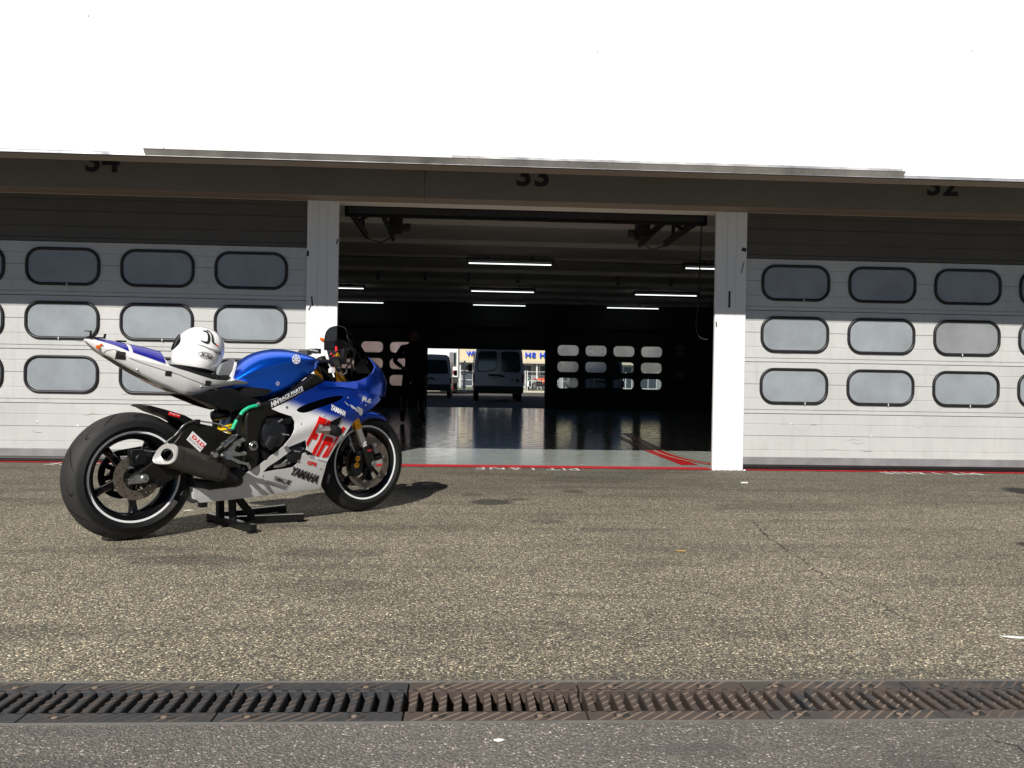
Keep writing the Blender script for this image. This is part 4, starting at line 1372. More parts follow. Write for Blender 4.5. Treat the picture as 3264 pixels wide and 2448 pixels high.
# windscreen
rows = []
for i in range(9):
    t = i / 8
    xc = lerp_t([(0, 1.375), (.3, 1.315), (.6, 1.255), (.85, 1.21), (1, 1.18)], t)
    zc = lerp_t([(0, .945), (.3, 1.02), (.6, 1.083), (.85, 1.116), (1, 1.122)], t)
    hw = lerp_t([(0, .135), (.4, .128), (.75, .105), (.92, .07), (1, .035)], t)
    sweep = lerp_t([(0, .17), (.5, .12), (1, .02)], t)
    drop = lerp_t([(0, .035), (1, .004)], t)
    rows.append([(xc - sweep * c * c, hw * c * (1 if abs(c) < 1 else 1), zc - drop * c * c) for c in (-1, -.85, -.65, -.45, -.22, 0, .22, .45, .65, .85, 1)])
bp(MB().loft(rows, caps=False, closed=False), 'windscreen', 'smoked_screen', None, 60)
scr = MB()
for c in (0, -1):
    pts = [r[c] for r in rows]
    scr.tube(pts, 0.0025, 6)
scr.tube(rows[-1], 0.0025, 6)
bp(scr, 'screen_edge', 'satin_black')

# -------- tank
TS = [(.42, .748, .772, .05), (.455, .732, .798, .085), (.495, .720, .838, .105), (.55, .697, .893, .128), (.62, .684, .943, .150), (.70, .695, .968, .165), (.79, .74, .974, .172), (.88, .797, .960, .165), (.95, .85, .936, .14), (.99, .872, .905, .10), (1.004, .880, .892, .05)]
PR = [(.80, 0), (.84, .18), (.86, .38), (.91, .56), (1.0, .695), (.985, .77), (.80, .885), (.45, .97), (0, 1.0)]
def tank_sec(x, zb_, zt, w):
    r = [(x, -w * a, zb_ + (zt - zb_) * b) for a, b in PR]
    l = [(x, w * a, zb_ + (zt - zb_) * b) for a, b in reversed(PR[:-1])]
    return r + l
tk = bp(MB().loft([tank_sec(*s) for s in TS]), 'fuel_tank', 'blue_tank_paint', None, 80)
sd = tk.modifiers.new('sub', 'SUBSURF')
sd.levels = 2
sd.render_levels = 2
def tank_y(x, z):
    zb_, zt, w = (lerp_t([(s[0], s[k]) for s in TS], x) for k in (1, 2, 3))
    f = (z - zb_) / (zt - zb_)
    return w * lerp_t([(b, a) for a, b in PR], f)
def tank3(x, z, off=0.003):
    return (x, -(tank_y(x, z) + off), z)
# round badge with three crossed tuning forks
bc = (0.790, 0.912)
def ringpoly(c, r0, r1, f, n=28):
    mb = MB()
    vs = []
    for i in range(n):
        a = 2 * math.pi * i / n
        vs += [f(c[0] + r0 * math.cos(a), c[1] + r0 * math.sin(a)), f(c[0] + r1 * math.cos(a), c[1] + r1 * math.sin(a))]
    return mb.add(vs, [(2 * i, 2 * ((i + 1) % n), 2 * ((i + 1) % n) + 1, 2 * i + 1) for i in range(n)])
_ya, _yb = tank_y(bc[0], bc[1] - .02), tank_y(bc[0], bc[1] + .02)
def badge3(x, z):
    return (x, -((_ya + _yb) / 2 + (_yb - _ya) / .04 * (z - bc[1]) * .35 + .006), z)
mb = ringpoly(bc, 0.0205, 0.0255, badge3)
for k in range(6):
    a = math.radians(90 + 60 * k)
    d = (math.cos(a), math.sin(a))
    s_ = (-d[1], d[0])
    q = [(bc[0] + d[0] * r + s_[0] * w, bc[1] + d[1] * r + s_[1] * w) for r, w in ((0.0, -.0022), (.0215, -.0052), (.0215, .0052), (0.0, .0022))]
    mb.add([badge3(x, z) for x, z in q], [(0, 1, 2, 3)])
bp(mb, 'tank_badge', 'decal_white', None, 0, fix=False)
pad = [(0.462, 0.745), (0.50, 0.760), (0.60, 0.752), (0.665, 0.742), (0.63, 0.712), (0.56, 0.704), (0.50, 0.722)]
bp(shell(pad, [], lambda x, z: tank3(x, z, 0.004), (0, 1, 0), 0.02, 0.003), 'knee_pad', 'matt_black', None, 40)
mb = MB()
for a in range(6):
    t = math.radians(60 * a)
    q = [(0.694 + 0.012 * math.cos(t + e) * s_, 0.777 + 0.012 * math.sin(t + e) * s_) for e, s_ in ((-.35, .3), (-.3, 1), (.3, 1), (.35, .3))]
    mb.add([tank3(x, z) for x, z in q], [(0, 1, 2, 3)])
bp(mb, 'tank_sticker', 'decal_silver', None, 0, fix=False)

# -------- tail and seat
TL = [(-.247, .981, .977, .968, .018), (-.20, .983, .950, .925, .045), (-.13, .976, .920, .884, .068), (-.05, .964, .893, .836, .088), (.04, .948, .872, .788, .104), (.098, .934, .859, .760, .114),
      (.118, .872, .853, .751, .117), (.20, .842, .834, .719, .124), (.27, .818, .812, .706, .129), (.34, .802, .793, .738, .131), (.42, .792, .786, .757, .133), (.455, .806, .795, .763, .134), (.505, .797, .786, .768, .132), (.532, .786, .780, .768, .126)]
def tail_sec(x, zt, zc, zl, w):
    r = [(x, 0, zt), (x, -.35 * w, zt - .07 * (zt - zc)), (x, -.70 * w, zt - .42 * (zt - zc)), (x, -.96 * w, zc + .06 * (zt - zc)), (x, -w, zc), (x, -.93 * w, zc - .35 * (zc - zl)), (x, -.80 * w, zl + .18 * (zc - zl)), (x, -.62 * w, zl), (x, 0, zl + .004)]
    return r + [(a, -b, c) for a, b, c in reversed(r[1:-1])]
bp(MB().loft([tail_sec(*s) for s in TL]), 'tail_unit', 'pearl_white', None, 42)
def tail_at(x):
    return tuple(lerp_t([(s[0], s[k]) for s in TL], x) for k in (1, 2, 3, 4))
def tail_patch(x0, x1, cut0, cut1):
    rows = []
    for i in range(9):
        u = i / 8
        x = x0 + (x1 - x0) * u
        zt, zc, zl, w = tail_at(x)
        path = [(0, zt), (.35 * w, zt - .07 * (zt - zc)), (.70 * w, zt - .42 * (zt - zc)), (.96 * w, zc + .06 * (zt - zc))]
        c = cut0 + (cut1 - cut0) * u
        row = []
        for j in range(-6, 7):
            t = abs(j) / 6 * c
            k = min(2, int(t * 3))
            f = t * 3 - k
            y = path[k][0] + (path[k + 1][0] - path[k][0]) * f
            z = path[k][1] + (path[k + 1][1] - path[k][1]) * f
            row.append((x + 0.055 * (1 - abs(j) / 6) * 0, math.copysign(y * 1.015, j) if j else 0, z + 0.0025))
        rows.append(row)
    return MB().loft(rows, caps=False, closed=False)
bp(tail_patch(-.205, -.068, .50, .80), 'tail_panel', 'tail_blue', None, 60)
bp(tail_patch(-.050, .096, .80, .97), 'tail_panel', 'tail_blue', None, 60)
for (x, z, s_) in ((-.105, .905, .024), (.11, .822, .016), (.31, .775, .016)):
    zt, zc, zl, w = tail_at(x)
    def tl3(x_, z_):
        zt, zc, zl, w = tail_at(x_)
        return (x_, -(w * lerp_t([(zl, .62), (zl + .18 * (zc - zl), .80), (zc - .35 * (zc - zl), .93), (zc, 1.0), (zc + .06 * (zt - zc), .96), (zt - .42 * (zt - zc), .70)], z_)) - 0.0025, z_)
    q = [(x - s_, z + s_ * .9), (x + s_ * .8, z + s_ * .7), (x + s_ * .75, z - s_ * .9), (x - s_ * 1.0, z - s_ * .7)]
    bp(shell(q, [], tl3, (0, 1, 0), 0.01, 0.0015), 'tape_square', 'tape_black', None, 0)
bp(MB().stack((-.203, -.044, .942), (-.203, -.049, .942), [(0, .011), (1, .009)], 10).stack((-.190, -.046, .952), (-.190, -.051, .952), [(0, .008), (1, .006)], 10), 'tail_sticker', 'amber')
mb = MB().box(-.235, -.16, -.02, .02, .985, .991).cyl((-.222, 0, .99), (-.222, 0, 1.018), .005, n=8).cyl((-.16, 0, .985), (-.155, 0, 1.008), .006, n=8).bar((-.25, 0, 1.018), (-.215, 0, 1.018), .006, .004)
mb.box(-.10, -.06, -.015, .015, .972, .980)
bp(mb, 'tail_bracket', 'satin_black')
bp(MB().loft([[(x, -w, z - .012), (x, -w * .93, z + .006), (x, -w * .6, z + .014), (x, 0, z + .017), (x, w * .6, z + .014), (x, w * .93, z + .006), (x, w, z - .012)] for x, z, w in ((.122, .858, .075), (.20, .846, .098), (.30, .822, .108), (.38, .806, .108), (.43, .800, .098), (.468, .803, .07))]), 'seat_pad', 'matt_black', None, 60)
# white hump between seat and tank (stand-up lip)
bp(MB().loft([[(.452, y, .80), (.470, y, .80), (.505 - abs(y) * .2, y, .912 - abs(y) * .45), (.497 - abs(y) * .2, y, .912 - abs(y) * .45)] for y in (-.075, -.06, -.03, 0, .03, .06, .075)]), 'seat_lip', 'pearl_white', None, 60)
# black subframe panel, undertail
for s in (1, -1):
    q = [(0.205, 0.712), (0.268, 0.722), (0.34, 0.738), (0.43, 0.752), (0.50, 0.722), (0.566, 0.694), (0.60, 0.684), (0.56, 0.655), (0.50, 0.640), (0.44, 0.628), (0.36, 0.650)]
    bp(MB().prism(q, -.135 * s, -.105 * s), 'subframe_cover', 'satin_black', None, 0, bev=0.005)
bp(MB().prism([(-.16, .903), (-.02, .818), (.17, .731), (.27, .703), (.40, .640), (.40, .66), (.26, .735), (-.02, .835)], -.045, .045), 'undertray', 'satin_black', None, 0)

# -------- frame, engine, swingarm
for s in (1, -1):
    q = [(0.885, 0.838), (0.96, 0.80), (0.95, 0.785), (0.844, 0.741), (0.746, 0.684), (0.66, 0.640), (0.668, 0.605), (0.608, 0.600), (0.572, 0.560), (0.560, 0.473), (0.562, 0.392), (0.548, 0.335), (0.515, 0.315), (0.49, 0.36), (0.483, 0.476), (0.481, 0.60), (0.50, 0.645), (0.54, 0.665), (0.613, 0.680), (0.70, 0.700), (0.764, 0.742), (0.863, 0.808)]
    bp(MB().prism(q, -.195 * s, -.140 * s), 'frame', 'carbon_fibre', None, 30, bev=0.012, seg=3)
    bp(MB().cyl((.526, -.150 * s, .449), (.526, -.201 * s, .449), .026, n=20).cyl((.526, -.199 * s, .449), (.526, -.206 * s, .449), .017, n=8), 'pivot_bolt', 'brushed_alloy', None, 30, bev=0.003)
    bp(MB().revy((.526, -.2065 * s, .449), [(0.0, 0), (.012, 0), (.012, -.0012 * s), (0.0, -.0012 * s)], 12), 'pivot_socket', 'matt_black', None, 0)
    bp(MB().cyl((.612, -.19 * s, .575), (.612, -.1965 * s, .575), .018, n=14), 'frame_plug', 'matt_black', None, 0)
eng = bp(MB().box(.50, .90, -.135, .135, .24, .66).box(.55, .86, -.15, .15, .30, .60).box(.84, .985, -.13, .13, .40, .70), 'engine_block', 'engine_black', None, 0, bev=0.02)
for i in range(6):
    bp(MB().box(.70, .98, -.137, .137, .56 + .02 * i, .567 + .02 * i), 'cooling_fin', 'engine_black', eng, 0)
cc = (.655, .508)
bp(MB().revy((cc[0], -.150, cc[1]), [(0.0, -.050), (.030, -.050), (.060, -.047), (.074, -.040), (.078, -.030), (.092, -.027), (.096, -.018), (.096, 0.02), (0.0, 0.02)], 36), 'clutch_cover', 'engine_black', eng, 40)
for k in range(8):
    a = math.radians(22 + 45 * k)
    bp(MB().cyl((cc[0] + .088 * math.cos(a), -.172, cc[1] + .088 * math.sin(a)), (cc[0] + .088 * math.cos(a), -.183, cc[1] + .088 * math.sin(a)), .0065, n=8), 'bolt', 'satin_black', eng, 0)
bp(MB().bar((.64, -.2, .50), (.60, -.2, .43), .05, .05, (0, 1, 0)), 'water_pump', 'engine_black', eng, 0, bev=0.015)
bp(MB().tube([(.665, -.2005, .57), (.69, -.204, .585)], .006, 8), 'dipstick', 'steel', eng)
t = text_on('GBRacing', (.690, .499), (.734, .495), (.6895, .509), lambda x, z: (x, -.2015, z), bold=.01)
bp(t, 'lettering', 'decal_silver', eng, 0, fix=False)
bp(MB().revy((.775, -.150, .400), [(0.0, -.045), (.035, -.045), (.055, -.035), (.060, 0.02), (0.0, 0.02)], 28), 'pickup_cover', 'engine_black', eng, 40)
t = text_on('GBRacing', (.768, .405), (.806, .401), (.7675, .414), lambda x, z: (x, -.1965, z), bold=.01)
bp(t, 'lettering', 'decal_silver', eng, 0, fix=False)
for (x, z) in ((.725, .395), (.745, .345), (.80, .355), (.83, .42)):
    bp(MB().cyl((x, -.17, z), (x, -.188, z), .006, n=8), 'bolt', 'steel', eng, 0)
bp(MB().tube([(.66, -.17, .33), (.70, -.18, .335), (.73, -.178, .36), (.74, -.17, .40)], .008, 8).tube([(.68, -.165, .325), (.72, -.17, .33), (.75, -.17, .35)], .006, 8), 'oil_line', 'steel', eng)
bp(MB().tube([(.575, -.16, .43), (.60, -.175, .40), (.62, -.17, .375)], .012, 8).cyl((.60, -.17, .385), (.60, -.19, .385), .012, n=10), 'water_hose', 'satin_black', eng)
bp(MB().box(.93, .985, -.16, .16, .38, .70), 'radiator', 'matt_black', None, 0)
for s in (1, -1):
    q = [(-.096, .311), (-.090, .290), (-.02, .276), (.096, .284), (.232, .345), (.36, .375), (.50, .405), (.54, .45), (.50, .495), (.402, .518), (.33, .555), (.245, .574), (.185, .563), (.145, .50), (.101, .447), (-.006, .368)]
    hole = []
    bp(MB().prism(q, -.142 * s, -.104 * s), 'swingarm', 'carbon_fibre', None, 30, bev=0.008, seg=2)
bp(MB().box(.30, .47, -.12, .12, .42, .50), 'swingarm_brace', 'carbon_fibre', None, 0, bev=0.01)
for k in range(6):
    x, z = .292 + .016 * k, .505 - .006 * k
    bp(MB().bar((x, -.1435, z + .016), (x + .004, -.1435, z - .016), .004, .002, (0, 1, 0)), 'vent_slot', 'matt_black', None, 0)
# axle block
q = [(-.095, .302), (-.093, .289), (-.03, .290), (-.006, .300), (-.002, .318), (-.014, .337), (-.056, .332)]
bp(MB().prism(q, -.150, -.1425), 'axle_plate', 'brushed_alloy', None, 0, bev=0.002)
bp(MB().revy((-.018, -.1505, .313), [(.0085, -.012), (.016, -.012), (.021, -.006), (.021, 0), (.0085, 0)], 20), 'axle_nut', 'steel', None, 30)
bp(MB().cyl((-.018, -.14, .313), (-.018, .15, .313), .0085, n=12), 'axle', 'matt_black')
bp(MB().cyl((.055, -.142, .289), (.055, -.175, .289), .017, n=16).cyl((.055, -.17, .289), (.055, -.18, .289), .012, n=12), 'stand_bobbin', 'satin_black', None, 30)
# rear caliper and hoses
cal = bp(MB().box(-.075, .035, -.125, -.075, .405, .45).cyl((-.027, -.10, .405), (-.027, -.137, .405), .029, n=20).box(-.07, -.01, -.118, -.08, .37, .41), 'brake_caliper', 'satin_black', None, 30, bev=0.006)
bp(MB().tube(curve2([(-.012, -.12, .447), (.03, -.13, .440), (.07, -.135, .452), (.089, -.14, .482), (.136, -.143, .52), (.175, -.146, .566), (.224, -.146, .585), (.283, -.146, .579), (.368, -.15, .561), (.41, -.16, .535)]), .0042, 8), 'brake_hose', 'brushed_alloy')
bp(MB().box(.232, .254, -.158, -.135, .570, .592), 'hose_clip', 'matt_black', None, 0)
# hugger
q = [(.002, .656), (.025, .664), (.11, .640), (.201, .612), (.262, .578), (.226, .553), (.16, .592), (.066, .628), (.03, .648)]
bp(MB().prism(q, -.10, .10), 'rear_hugger', 'satin_black', None, 0, bev=0.004)
q = [(.118, .632), (.176, .616), (.172, .600), (.114, .616)]
bp(MB().prism(q, -.1025, -.1003), 'sticker', 'decal_red', None, 0)
t = text_on('Snap-on', (.120, .6205), (.170, .6055), (.1215, .6295), lambda x, z: (x, -.1032, z), bold=.01)
bp(t, 'lettering', 'decal_white', None, 0, fix=False)
# chain sponsor sticker
q = [(.221, .533), (.295, .466), (.260, .426), (.189, .492), (.196, .500)]
bp(MB().prism(q, -.1455, -.1436), 'sticker', 'decal_white', None, 0)
t = text_on('D.I.D', (.2135, .5015), (.276, .4445), (.2255, .5165), lambda x, z: (x, -.1462, z), bold=.045)
bp(t, 'lettering', 'decal_red', None, 0, fix=False)
t = text_on('Racing Chain', (.199, .4935), (.263, .4355), (.2055, .5015), lambda x, z: (x, -.1462, z), bold=.0)
bp(t, 'lettering', 'decal_black', None, 0, fix=False)
# shock absorber, reservoir, green hose
sh_ = bp(MB().cyl((.470, -.02, .64), (.452, -.035, .545), .034, n=20), 'shock_body', 'steel', None, 30)
for (z, r) in ((.553, .043), (.538, .043), (.505, .040)):
    x = .452 + (z - .545) * .19
    bp(MB().revy((0, 0, 0), [(.020, -.004), (r, -.004), (r, .004), (.020, .004)], 24), 'spring_collar', 'spring_yellow', sh_, 30).matrix_local = Matrix.Translation((x, -.036, z)) @ Matrix.Rotation(math.radians(90), 4, 'X') @ Matrix.Rotation(math.radians(10), 4, 'Z')
bp(MB().cyl((.452, -.035, .545), (.442, -.036, .49), .026, n=16), 'shock_spring', 'near_white', sh_, 30)
bp(MB().stack((.350, -.075, .604), (.445, -.075, .616), [(0, .012), (.06, .024), (.3, .027), (.9, .027), (1, .02)], 18), 'shock_reservoir', 'gloss_black', None, 40)
bp(MB().tube(curve2([(.547, -.20, .662), (.501, -.198, .652), (.470, -.19, .632), (.455, -.185, .610)]), .0095, 10), 'breather_hose', 'hose_green')
bp(MB().tube(curve2([(.440, -.182, .588), (.428, -.18, .565), (.415, -.18, .538)]), .0095, 10), 'breather_hose', 'hose_green')
bp(MB().tube([(.457, -.185, .612), (.439, -.182, .586)], .011, 10).tube([(.415, -.18, .538), (.405, -.18, .525)], .010, 8), 'hose_joint', 'satin_black')
bp(MB().stack((.548, -.196, .668), (.548, -.214, .668), [(0, .008), (.5, .012), (1, .007)], 14), 'tank_bolt', 'steel')
# rearset
rs = bp(MB().prism([(.448, .498), (.462, .492), (.462, .478), (.445, .472), (.415, .452), (.405, .432), (.425, .422), (.462, .428), (.474, .418), (.466, .404), (.43, .403), (.36, .398), (.33, .405), (.335, .42), (.37, .437), (.41, .478)], -.226, -.214), 'rearset_plate', 'brushed_alloy', None, 0, bev=0.003)
for (x, z) in ((.455, .485), (.464, .415), (.385, .42), (.43, .46)):
    bp(MB().cyl((x, -.214, z), (x, -.232, z), .0075, n=10), 'bolt', 'steel', rs, 0)
bp(MB().stack((.352, -.22, .408), (.330, -.315, .412), [(0, .012), (.1, .014), (.2, .0125), (.85, .0125), (.9, .016), (1, .015)], 14), 'foot_peg', 'brushed_alloy', None, 40)
bp(MB().stack((.300, -.215, .418), (.272, -.29, .42), [(0, .018), (.2, .020), (.8, .018), (1, .012)], 14), 'heel_plate', 'brushed_alloy', None, 40)
bp(MB().stack((.432, -.20, .512), (.318, -.205, .436), [(0, .007), (.08, .010), (.12, .015), (.5, .015), (.55, .018), (.72, .017), (.75, .008), (1, .006)], 14), 'master_cylinder', 'brushed_alloy', None, 40)
bp(MB().bar((.36, -.235, .405), (.43, -.238, .370), .018, .012, (0, 1, 0)).bar((.428, -.238, .372), (.468, -.24, .362), .014, .012, (0, 1, 0)).bar((.466, -.24, .368), (.485, -.24, .332), .016, .014, (0, 1, 0)), 'brake_pedal', 'brushed_alloy', None, 0, bev=0.003)

# -------- exhaust
def muf_sec(x, z, hy, hz, slant, tilt, n=28, y0=-.205):
    ring = []
    for i in range(n):
        a = 2 * math.pi * i / n
        cy, cz = math.copysign(abs(math.cos(a)) ** .72, math.cos(a)) * hy, math.copysign(abs(math.sin(a)) ** .72, math.sin(a)) * hz
        wide = 1.0 + .18 * (-cz / hz)
        yy = cy * wide
        ring.append((x + cz * tilt - yy * slant, y0 + yy, z + cz))
    return ring
ax = [(.052, .434), (.352, .322)]
def muf(t, hy, hz, slant=0.0):
    return muf_sec(ax[0][0] + (ax[1][0] - ax[0][0]) * t, ax[0][1] + (ax[1][1] - ax[0][1]) * t, hy, hz, slant, .37)
mf = bp(MB().loft([muf(.035, .042, .047, .80), muf(.10, .046, .052, .6), muf(.35, .050, .056, .25), muf(.75, .048, .055, 0), muf(.95, .044, .050, 0), muf(1.05, .034, .036, 0)], caps=False), 'muffler', 'muffler_titanium', None, 50)
def scaled(ring, s_, dx=0.0, c=None):
    c = sum((Vector(p) for p in ring), Vector()) / len(ring) if c is None else c
    return [tuple(c + (Vector(p) - c) * s_ + Vector((dx, 0, 0))) for p in ring]
e0 = muf(.036, .0425, .0475, .80)
dirv = Vector((.75, .60, -.28)).normalized()
ce = sum((Vector(p) for p in e0), Vector()) / len(e0)
def er(k, d_):
    return [tuple(ce + (Vector(p) - ce) * k + dirv * d_) for p in e0]
bp(MB().loft([er(1.04, .014), er(1.05, -.003), er(1.0, -.006), er(.92, -.004), er(.64, .012), er(.45, .013)], caps=False), 'muffler_cap', 'cap_titanium', mf, 50)
bp(MB().loft([[tuple(p) for p in MB().ring_verts(ce + dirv * d_, dirv, r, 24)] for r, d_ in ((.0285, .014), (.0285, .000), (.0250, -.001), (.0245, .006), (.0240, .05), (.001, .05))], caps=False), 'tail_pipe', 'matt_black', mf, 40)
for t_ in (.14, .93):
    rg = muf(t_, .0525, .0585, .0 if t_ > .5 else .5)
    rg2 = muf(t_ + .012, .0525, .0585, .0 if t_ > .5 else .48)
    bp(MB().loft([scaled(rg, .985), scaled(rg, .99), scaled(rg2, .99), scaled(rg2, .985)], caps=False), 'muffler_band', 'muffler_titanium', mf, 40)
bp(MB().loft([[(.33, -.205 + .045 * math.cos(a), .335 + .045 * math.sin(a)) for a in [2 * math.pi * i / 16 for i in range(16)]], [(.41, -.16 + .06 * math.cos(a), .285 + .05 * math.sin(a)) for a in [2 * math.pi * i / 16 for i in range(16)]], [(.50, -.08 + .07 * math.cos(a), .27 + .05 * math.sin(a)) for a in [2 * math.pi * i / 16 for i in range(16)]]]), 'exhaust_collector', 'satin_black', None, 50)
bp(MB().prism([(.20, .302), (.24, .25), (.30, .232), (.40, .236), (.46, .26), (.50, .31), (.44, .345), (.38, .30), (.30, .285)], -.185, -.11), 'exhaust_shield', 'satin_black', None, 30, bev=0.012)

# -------- front end
def fork_x(z):
    return 1.10 + (.86 - z) * .43
for s in (1, -1):
    y = -.103 * s
    fp = lambda z: (fork_x(z), y, z)
    fk = bp(MB().stack(fp(.90), fp(.515), [(0, .027), (.95, .027), (.955, .029), (1, .029)], 24), 'fork_tube', 'gold_anodised', None, 40)
    bp(MB().cyl(fp(.515), fp(.405), .0215, n=20), 'fork_slider', 'cap_titanium', fk, 40)
    bp(MB().revy((0, 0, 0), [(.0215, -.002), (.0245, -.002), (.0245, .002), (.0215, .002)], 20), 'travel_ring', 'near_white', fk, 0).matrix_local = Matrix.Translation(fp(.428)) @ Matrix.Rotation(math.radians(-23), 4, 'Y') @ Matrix.Rotation(math.radians(90), 4, 'X')
    bp(MB().stack(fp(.408), fp(.285), [(0, .026), (.15, .029), (.5, .030), (.8, .036), (1, .028)], 20), 'fork_bottom', 'satin_black', fk, 40)
    bp(MB().cyl((1.345, y - .005 * s, .302), (1.345, y - .036 * s, .302), .018, n=16).cyl((1.345, y - .03 * s, .302), (1.345, y - .04 * s, .302), .011, n=12), 'axle_clamp', 'steel', fk, 30)
    # radial caliper
    cl = bp(MB().prism([(1.215, .37), (1.262, .385), (1.275, .30), (1.262, .24), (1.222, .225), (1.205, .30)], y - .03 * s, y + .035 * s), 'brake_caliper', 'satin_black', None, 30, bev=0.01)
    for (x, z) in ((1.228, .338), (1.222, .300)):
        bp(MB().cyl((x, y - .03 * s, z), (x, y - .037 * s, z), .0165, n=18), 'caliper_piston', 'gold_anodised', cl, 30)
        bp(MB().bar((x - .008, y - .0378 * s, z), (x + .008, y - .0378 * s, z + .004), .003, .001, (0, 1, 0)), 'piston_slot', 'matt_black', cl, 0)
    bp(MB().cyl((1.345, y - .03 * s, .415), (1.345, y - .045 * s, .415), .012, n=12), 'fork_bolt', 'steel', fk, 30)
    bp(MB().prism([(1.298, .386), (1.328, .390), (1.330, .379), (1.300, .374)], y - .0315 * s, y - .0305 * s), 'fork_badge', 'tail_lamp_red', fk, 0)
    bp(MB().tube(curve2([(1.19, y, .47), (1.20, y - .01 * s, .42), (1.215, y - .02 * s, .375)]), .0035, 6), 'brake_hose', 'brushed_alloy')
bp(MB().cyl((1.345, -.13, .302), (1.345, .13, .302), .012, n=12), 'front_axle', 'steel')
bp(MB().box(1.02, 1.14, -.13, .13, .895, .918).box(1.10, 1.20, -.13, .13, .735, .765).cyl((1.05, 0, .93), (1.16, 0, .70), .03, n=16), 'triple_clamp', 'satin_black', None, 30, bev=0.006)
bp(MB().stack((1.128, -.06, .918), (1.128, -.06, .962), [(0, .016), (.4, .016), (.45, .022), (.7, .022), (.75, .010), (1, .010)], 12), 'fork_adjuster', 'gold_anodised')
bp(MB().stack((1.122, -.06, .962), (1.118, -.06, .998), [(0, .007), (.5, .009), (1, .006)], 10), 'adjuster_knob', 'red_plastic')
for s in (1, -1):
    h0, h1 = (1.075, -.11 * s, .925), (.956, -.335 * s, .862)
    hb = bp(MB().cyl(h0, h1, .011, n=14), 'handlebar', 'satin_black')
    a, b = Vector(h0).lerp(Vector(h1), .42), Vector(h0).lerp(Vector(h1), .97)
    bp(MB().stack(a, b, [(0, .024), (.03, .024), (.06, .0175), (.94, .0165), (.96, .019), (1, .019)], 20), 'grip', 'matt_black', hb, 40)
    bp(MB().stack(b, Vector(h0).lerp(Vector(h1), 1.04), [(0, .013), (.5, .013), (1, .007)], 16), 'bar_end', 'gloss_black', hb, 40)
    c = Vector(h0).lerp(Vector(h1), .34)
    bp(MB().box(c.x - .028, c.x + .030, c.y - .022, c.y + .022, c.z - .03, c.z + .028), 'switch_box', 'satin_black', hb, 0, bev=0.008)
    lv = [c + Vector((.035, 0, .002)), c + Vector((.06, -.06 * s, -.012)), c + Vector((.035, -.13 * s, -.035)), c + Vector((.012, -.165 * s, -.045))]
    bp(MB().tube(curve2([tuple(p) for p in lv]), .006, 8), 'lever', 'brushed_alloy' if s < 0 else 'satin_black', hb)
    bp(MB().box(c.x + .02, c.x + .062, c.y - .02, c.y + .02, c.z - .012, c.z + .022), 'lever_perch', 'brushed_alloy' if s < 0 else 'satin_black', hb, 0, bev=0.006)
bp(MB().box(1.02, 1.055, .10, .20, .945, .972).tube([(1.03, .20, .968), (1.06, .13, .975), (1.09, .08, .965)], .008, 8).box(1.075, 1.12, .10, .17, .955, .985), 'clutch_perch', 'brushed_alloy', None, 0, bev=0.006)
bp(MB().stack((1.205, .25, 1.055), (1.252, .25, 1.032), [(0, .004), (.25, .011), (.75, .011), (1, .005)], 12), 'lever_guard', 'amber')
bp(MB().tube([(1.252, .25, 1.032), (1.285, .245, 1.000), (1.27, .20, .96)], .003, 6), 'guard_stay', 'brushed_alloy')
bp(MB().box(1.108, 1.150, -.055, .06, .975, 1.036), 'instrument_panel', 'satin_black', None, 0, bev=0.008)
bp(MB().tube(curve2([(1.20, -.02, .99), (1.26, -.04, .975), (1.30, -.06, .94), (1.33, -.07, .90)]), .009, 8), 'dash_stay', 'satin_black')
bp(MB().stack((1.10, -.16, .93), (1.105, -.16, .975), [(0, .020), (.8, .023), (.85, .025), (1, .022)], 16), 'fluid_reservoir', 'satin_black')
bp(MB().tube(curve2([(1.10, -.17, .96), (1.14, -.18, .985), (1.175, -.17, .955), (1.16, -.14, .90), (1.12, -.12, .84)]), .005, 8), 'brake_hose', 'satin_black')
bp(MB().tube(curve2([(1.02, -.14, .93), (1.085, -.16, .975), (1.15, -.15, .95), (1.18, -.13, .87), (1.19, -.12, .80)]), .0045, 8), 'throttle_cable', 'satin_black')
bp(MB().bar((1.035, -.12, .912), (1.060, -.115, .868), .022, .012, (0, 1, 0)), 'white_tag', 'near_white', None, 0, bev=0.003)
bp(MB().box(1.040, 1.072, -.125, -.10, .840, .866), 'white_tag', 'near_white', None, 0, bev=0.003)
bp(MB().tube(curve2([(1.09, -.13, .845), (1.11, -.14, .832), (1.14, -.135, .845), (1.15, -.12, .86)]), .004, 8), 'cable_tie', 'near_white')
bp(MB().bar((1.055, -.1, .952), (1.075, -.105, .935), .012, .01, (0, 1, 0)), 'kill_switch', 'red_plastic', None, 0, bev=0.003)
# front mudguard
rows = []
for i in range(17):
    a = math.radians(58 + 92 * i / 16)
    w = lerp_t([(0, .035), (.15, .058), (.5, .066), (1, .060)], i / 16)
    inn = lerp_t([(0, .285), (.3, .270), (.55, .235), (1, .245)], i / 16)
    sec = [(inn, -w - .006), (.300, -w - .005), (.312, -w * .85), (.318, -w * .4), (.320, 0), (.318, w * .4), (.312, w * .85), (.300, w + .005), (inn, w + .006)]
    rows.append([(FC[0] + r * math.cos(a), y, FC[2] + r * math.sin(a)) for r, y in sec])
g = bp(MB().loft(rows, caps=False, closed=False), 'front_mudguard', 'gloss_blue', None, 60)
sm = g.modifiers.new('solid', 'SOLIDIFY')
sm.thickness = 0.003

